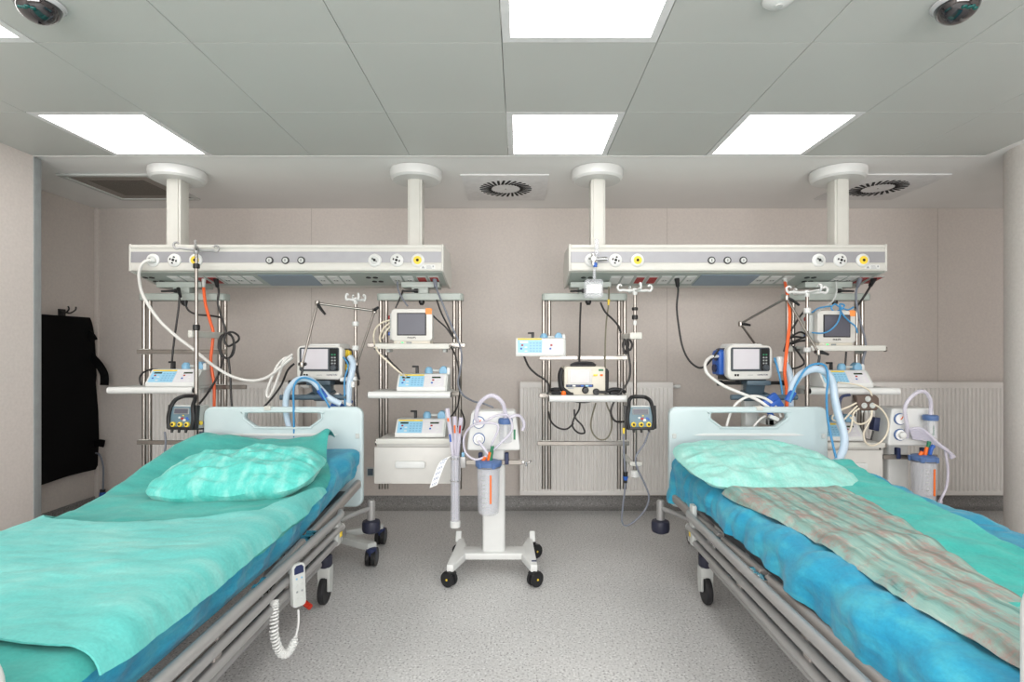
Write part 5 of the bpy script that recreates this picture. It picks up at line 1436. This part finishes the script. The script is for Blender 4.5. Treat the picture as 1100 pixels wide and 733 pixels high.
b = MB(); b.tube([S2(.13,-.14,.72),S2(.155,-.13,.60),S2(.145,-.13,.50),S2(.11,-.13,.42),S2(.10,-.13,.36)], .0075, 8, 6); b.tube([S2(.11,-.13,.42),S2(.10,-.13,.375),S2(.098,-.13,.35)], .012, 8, 3); b.build('tail', 'clearhose', t)
b = MB(); b.tube([S2(.03,-.15,.70),S2(.035,-.155,.735),S2(.05,-.155,.755)], .011, 8, 4); b.build('elbow', 'blue', t)
# navy holder hanging left of the unit
t = thing('wire_holder', 'navy box holder with wire legs left of the right suction unit', 'holder', P(943,470,3.42))
b = MB(); b.prism([(px2x(936,3.42),Z(462,3.42)),(px2x(950,3.42),Z(465,3.42)),(px2x(951,3.42),Z(450,3.42)),(px2x(938,3.42),Z(448,3.42))], 'y', 3.40, 3.45, .006, 2); b.build('box', 'navy', t)
b = MB()
for px_ in (938,949): b.tube([P(px_,463,3.425),P(px_-3,476,3.42),P(px_-4,484,3.42)], .005, 8, 3)
b.build('wire_leg', 'black', t)
# ------------------------------------------------------------------ cables, hoses and leads
def pts(d, *seq):
    """seq of (px, py[, depth])"""
    return [P(q[0], q[1], q[2] if len(q) > 2 else d) for q in seq]
def cable(name, label, m, r, runs, cat='cable', plugs=()):
    t = thing(name, label, cat, runs[0][0])
    for i, rn in enumerate(runs):
        MB().tube(rn, r, 8, 7).build('cord', m, t)
    for (a, b_, rr, pm) in plugs:
        MB().cyl(a, b_, rr, rr*.7).build('plug', pm, t)
    return t
SD = 3.53
# left bed
cable('gas_hose', 'white gas hose sweeping from the left console end to the left ventilator', 'whitehose', .0095,
      [pts(3.40,(163,280,3.375),(156,281,3.35),(150.5,288,3.35),(149.5,300,3.37),(154,318),(170,343),(190,362),(206,374,3.42),(228,392,3.42),(248,404,3.44),(268,409,3.44),(286,406,3.42),(302,394,3.40),(314,384,3.40))],
      'hose', [(P(167,280,3.385),P(160,280,3.37),.017,'greywhite')])
cable('gas_hose', 'white hose hanging in a narrow loop left of the left ventilator', 'whitehose', .0085,
      [pts(3.42,(314,384),(306,385),(298,393),(291,408),(286.5,422),(289,427),(294,418),(300,402),(305,388,3.39),(314,381))], 'hose')
cable('power_cable', 'black cable running from the left ventilator down behind the headboard', 'blackcable', .0065, [pts(3.40,(316,391),(309,398),(302,414,3.42),(292,428,3.4),(281,440,3.36))])
cable('power_cable', 'orange cable hanging from a red socket of the left console', 'orangehose', .0095,
      [pts(3.50,(219,302,SD),(219,312,3.51),(221,328),(226,346),(229,357),(228,372),(226.5,386),(228,400),(230,414),(230,440),(229,462))], 'cable', [(P(219,300,SD),P(219,309,3.51),.014,'greywhite')])
t = cable('power_cable', 'black cable hung in a coil beside the left tower', 'blackcable', .0068,
      [pts(3.50,(232,303,SD),(235,312),(234,325),(237,338),(241,350),(243,358)),
       pts(3.50,(243,358),(237,362),(235,372),(238,382),(244,385),(250,381),(252,370),(248,360),(242,358),(238,364),(237,376),(241,384),(247,384),(251,374),(250,363),(245,358),(250,357),(256,361),(256,366),(250,370),(245,372),(241,366),(243,358)),
       pts(3.50,(240,384),(237,396),(232,408),(222,424,3.44),(214,434,3.38)),
       pts(3.50,(245,384),(247,400),(248,418),(249,440))], 'cable', [(P(232,300,SD),P(233.5,308,3.51),.016,'black')])
cable('power_cable', 'thin black cable running sideways under the left tower crossbar', 'blackcable', .0062, [pts(3.52,(199,327),(203,334),(212,338),(224,339),(237,341,3.51))], 'cable', [(P(199,323,3.52),P(199,329,3.52),.016,'black')])
cable('power_cable', 'black cable dropping behind the lone pump left of the left bed', 'blackcable', .0062,
      [pts(3.50,(193,314),(192,330),(189,352),(186,375),(184,398)),
       pts(3.47,(176,399),(166,397),(156,399),(150.5,405),(151,412),(155,417))], 'cable', [(P(191.5,310,3.52),P(194,319,3.48),.012,'black')])
cable('sensor_cable', 'grey sensor cable under the device left of the left bed', 'greycable', .006,
      [pts(3.19,(177,464),(178,475),(177,488),(178,494)),pts(3.19,(178,494),(173,499),(172,506,3.16)),pts(3.19,(178,494),(183,498),(184,502,3.16))], 'cable')
cable('sensor_cable', 'short grey lead with dark blue plug beside the left headboard', 'greycable', .006,
      [pts(3.27,(216,442),(218,450),(219,460),(217.5,470))], 'cable', [(P(217.5,464,3.27),P(216,476,3.26),.017,'navy')])
# monitor tower beside the aisle
cable('power_cable', 'grey cable from the left console over the monitor to the suction trolley', 'greycable', .0062,
      [pts(3.45,(467,303,SD),(470,313,3.5),(477,330),(485,350),(493,368),(496,384),(494,400),(492,412),(497,424),(508,431,3.38),(520,434,3.33),(530,438,3.31))], 'cable', [(P(467,300,SD),P(468,309,3.51),.015,'greycable')])
cable('power_cable', 'dark cable from a white console socket to the aisle monitor', 'greycable', .0055, [pts(3.50,(427,303,SD),(428,312),(433,322,3.48),(438,329,3.46))])
cable('power_cable', 'black cables crossing behind the aisle monitor', 'blackcable', .0055,
      [pts(3.56,(433,312),(429,322,3.52),(425,331,3.51)),pts(3.52,(469,322),(474,336),(481,350),(488,364)),pts(3.50,(463,337),(470,344),(479,352),(486,362))])
cable('sensor_cable', 'beige monitor leads looping off the left side of the aisle monitor', 'beigecable', .006,
      [pts(3.44,(419,344),(410,347),(403,354),(401.5,365),(406,378,3.31),(417,389,3.31),(428,399,3.32),(436,405,3.38)),
       pts(3.44,(419,347),(412,353),(408,362),(409,368)),pts(3.44,(419,351),(414,357),(411,364))])
cable('power_cable', 'short black cable from the top shelf to the middle pump', 'blackcable', .006, [pts(3.46,(413,381),(421,390),(429,398),(435,405))])
cable('power_cable', 'dark cables hanging down the right tubes of the drawer tower', 'blackcable', .0052,
      [pts(3.55,(484,372,3.52),(489,382),(493,398),(494,420),(491,438),(484,448,3.5)),pts(3.55,(495,440),(499,452),(497,462),(492,458),(496,470),(498,490),(494,504))])
# defibrillator tower
cable('power_cable', 'black cable hanging straight behind the defibrillator', 'blackcable', .0065, [pts(3.52,(624,325),(623,350),(622.5,384),(622.5,396))])
cable('power_cable', 'olive cable hanging behind the defibrillator tower', 'olivecable', .005, [pts(3.54,(654,308),(654,325),(651,350),(650,384),(651,430),(656,445),(657,460),(652,471),(643,472),(636,464),(635,452),(640,433))], 'cable', [(P(654,322,3.54),P(653.5,328,3.54),.009,'yellow')])
cable('power_cable', 'black cable slanting to the right tubes of the defibrillator tower', 'blackcable', .0065, [pts(3.52,(645,325),(650,335),(658,343),(664,350),(667,358))])
cable('power_cable', 'black cable from the white display pump to the tower shelf', 'blackcable', .0065, [pts(3.42,(563,383,3.44),(568,394),(576,402),(585,408),(590,415),(588,424))])
cable('power_cable', 'black cable knotted below the defibrillator shelf', 'blackcable', .0058,
      [pts(3.50,(623,430),(622,440),(617,449),(615,458),(621,465),(628,465),(625,457),(618,449),(617,440)),pts(3.50,(589,442),(592,453),(600,460),(609,461),(616,455)),pts(3.48,(609,428),(620,432),(632,432),(642,429))])
cable('power_cable', 'black cable bundle falling from the pole bracket to the device right of the defibrillator', 'blackcable', .0066,
      [pts(3.32,(674,366,3.36),(675,380,3.33),(677,394),(676,406),(671,416),(663,426),(657,438),(657,447),(662,453),(673,453,3.25)),
       pts(3.36,(671,364),(669,371),(672,378),(675,371),(674,364)),pts(3.35,(676,364),(679,370),(677,376),(673,372),(672,365)),pts(3.34,(673,365),(673,380),(670,376),(671,366))])
cable('sensor_cable', 'grey sensor cable looping down to the floor under the device beside the right bed', 'greycable', .0055,
      [pts(3.20,(697,464,3.18),(692,477),(683,491),(685,504),(692,519),(697,533),(694,546),(684,558),(673,565),(668,560),(669,545),(671,528),(672,515),(671,500),(670,480),(670,466))], 'cable',
      [(P(672,507,3.20),P(672,519,3.20),.014,'black'),(P(672,512,3.195),P(672,516,3.195),.0155,'blue'),(P(670,460,3.20),P(670,466,3.20),.008,'yellow')])
cable('power_cable', 'black cable hanging in a curve from the right console to the right ventilator', 'blackcable', .0066,
      [pts(3.50,(727,303,SD),(728.5,312),(727,330),(729,350),(733,372),(740,387,3.46),(750,395,3.42),(758,393,3.40),(766,384,3.38),(772,376,3.40))], 'cable', [(P(727,299,SD),P(728,308,3.51),.017,'black')])
# right bed
cable('power_cable', 'orange cable hanging from the right console past the big hose', 'orangehose', .0098,
      [pts(3.30,(843,303,3.52),(845,312,3.42),(848,330),(848,350),(846,368),(844,386),(843,402),(845,418),(845,440),(844,462))], 'cable', [(P(843,299,3.53),P(844,307,3.50),.014,'greywhite')])
cable('gas_hose', 'white hose curving from the right ventilator across the push bar', 'whitehose', .0095,
      [pts(3.25,(771,383,3.42),(763,384,3.36),(757.5,391,3.30),(759,400),(767,408),(780,416),(797,423),(812,429),(823,436,3.24),(832,443,3.24))], 'hose')
cable('gas_hose', 'white hose arching behind the hand slot of the right headboard', 'whitehose', .008,
      [pts(3.25,(778,474),(781,456),(786,441),(793,432),(803,426.5),(814,426),(825,430),(834,438),(839,448))], 'hose')
cable('power_cable', 'black cable tangle beside the pole left of the right monitor', 'blackcable', .0062,
      [pts(3.40,(845,366),(851,361),(860,357),(866,361,3.36),(858,365),(849,369),(846,375)),pts(3.42,(842,378),(846,366),(853,362),(863,363)),pts(3.42,(852,372),(859,381),(864,390),(857,395),(846,397)),pts(3.44,(850,370),(858,367),(866,366)),pts(3.42,(865,333,3.44),(858,342),(852,352),(847,357))])
cable('power_cable', 'grey cable falling from a red socket down the right side of the draped monitor', 'greycable', .0068,
      [pts(3.46,(924,303,SD),(920,312),(920,326),(924,345),(929,364,3.46),(930,376,3.46),(927,390),(929,406),(929,418)),pts(3.46,(930,374),(927,386),(926,400))], 'cable', [(P(924,299,SD),P(921,308,3.5),.016,'greycable')])
cable('power_cable', 'black cable from the last red socket to the draped monitor', 'blackcable', .007, [pts(3.48,(938,302,SD),(933,311),(926,322),(919,331,3.47))], 'cable', [(P(939,299,SD),P(935,307,3.5),.018,'black')])
cable('power_cable', 'light grey cable bowing from the right console toward the draped monitor', 'greywhite', .0055, [pts(3.50,(898,303,SD),(898.5,314),(895,323),(888,329,3.47),(880,334,3.46))])
cable('power_cable', 'dark cable hanging below the right monitor shelf', 'blackcable', .0062, [pts(3.50,(909,378),(908,392),(907,404))])
cable('oxygen_tube', 'blue thin tubing draped over the front of the right monitor', 'bluetube', .0048,
      [pts(3.35,(902,331,3.42),(903,336,3.365),(900,346,3.358),(893,354,3.358),(884,358,3.358),(872,357.5,3.36)),
       pts(3.35,(902,332,3.40),(906,339,3.365),(913,346,3.36),(919,351,3.358),(921,358,3.352)),
       pts(3.40,(903,331),(897,327),(893,331),(897,335),(904,332),(907,328),(902,327),(905,333)),
       pts(3.44,(872,336,3.36),(880,331,3.40),(893,329,3.40)),pts(3.40,(905,331),(911,333),(917,330))], 'tube')
t = thing('lead_connector', 'brown lead block with three white sockets hanging on the right pump shelf', 'medical device', P(930,442,3.25))
c = P(930,433,3.255); b = MB(); b.xf(T(*c)); b.prism([(-.068,.035),(-.072,.048),(.05,.050),(.07,.03),(.072,-.02),(.055,-.046),(-.045,-.046),(-.06,-.01)], 'y', -.02, .02, .010, 3); b.build('block', 'brown', t)
for dx, dz in ((0,.026),(-.022,-.014),(.028,-.014)):
    b = MB(); b.xf(T(*c)); b.ring((dx,-.021,dz),(0,1,0),.0135,.004,20,8); b.lathe([(.009,0),(.009,.003)],(dx,-.019,dz),14,RX(PI/2)); b.build('lead_socket', 'greywhite', t)
for k in range(4):
    b = MB(); b.xf(T(*c)); b.cyl((-.03+.022*k,-.015,-.046),(-.03+.022*k,-.015,-.056), .007); b.build('lead_plug', 'greywhite', t)
b = MB(); b.tube(pts(3.235,(921,436),(914,443),(905,452),(896,452),(894,448),(901,442),(912,437),(920,433)), .0055, 8, 6)
b.tube(pts(3.235,(923,439),(917,444),(915,455),(913,463),(909,466)), .0055, 8, 6); b.build('lead', 'beigecable', t)
b = MB(); b.tube(pts(3.235,(938,434),(947,440),(954,452),(953,465),(946,475),(936,479),(929,474),(928,465),(933,455),(936,448),(936,441)), .0055, 8, 6)
b.tube(pts(3.235,(913,448),(920,455),(928,455),(935,449),(937,441)), .0055, 8, 6); b.build('lead', 'beigecable', t)
b = MB(); b.tube(pts(3.24,(937,427),(934,420),(925,415),(912,412,3.28),(900,411,3.29)), .005, 8, 6); b.build('lead', 'beigecable', t)
t = thing('blue_strap', 'dark blue strap hanging from the right pump shelf', 'strap', P(901,445,3.27))
b = MB(); b.tube(pts(3.255,(913,424.5,3.262),(905,426,3.262),(902,432),(902,440),(905,446)), .009, 8, 5); b.build('strap', 'navy', t)

# humidifier bottle with flow meter on the right console
t = thing('flow_meter_bottle', 'clear square bottle with flow meter hanging from the right console', 'oxygen bottle', P(637,322,3.30))
dd = 3.33
o = P(636,280,3.385)
b = MB(); b.cyl((o.x,3.40,o.z),(o.x,3.31,o.z), .016); b.cyl((o.x-.0,3.33,o.z),(o.x+.07,3.33,o.z), .010); b.cyl((o.x+.05,3.33,o.z),(o.x+.085,3.33,o.z), .013); b.cyl((o.x,3.325,o.z-.04),(o.x,3.325,o.z+.03), .014); b.build('valve', 'chrome', t)
b = MB(); p0 = P(641,275,3.32); b.cyl(p0, P(641,258,3.32), .014); b.lathe([(.014,0),(.012,.008),(0,.010)], P(641,258,3.32), 14); b.build('flow_tube', 'clear', t)
b = MB(); b.cyl(P(639.5,287,3.318),P(639.5,282.5,3.318), .012); b.lathe([(.012,0),(.012,.012),(0,.013)], P(639.5,284.5,3.325), 16, RX(PI/2)); b.build('blue_knob', 'blue', t)
b = MB(); b.cyl(P(638.5,300,3.325),P(638.5,286,3.325), .011, .009); b.build('neck', 'clear', t)
b = MB(); q = P(637.5,310,3.325); b.xf(T(*q)); b.prism([(-.058,.045),(-.045,.055),(.045,.055),(.058,.045),(.058,-.05),(.048,-.062),(.02,-.058),(.006,-.064),(-.02,-.058),(-.045,-.062),(-.058,-.05)], 'y', -.035, .035, .010, 2); b.build('bottle', 'clear', t)
b = MB(); b.xf(T(*q)); b.box((-.045,-.0385,-.032),(.045,-.034,.018), .001,1); lb = b.build('label_sheet', 'paper', t)
b = MB(); b.xf(T(*q))
for k in range(4):
    for i in range(3): b.box((-.038+.027*i,-.0400,.010-.010*k),(-.018+.027*i-.004*(k%2),-.0378,.0125-.010*k))
b.build('label_print', 'grey_trim', lb)
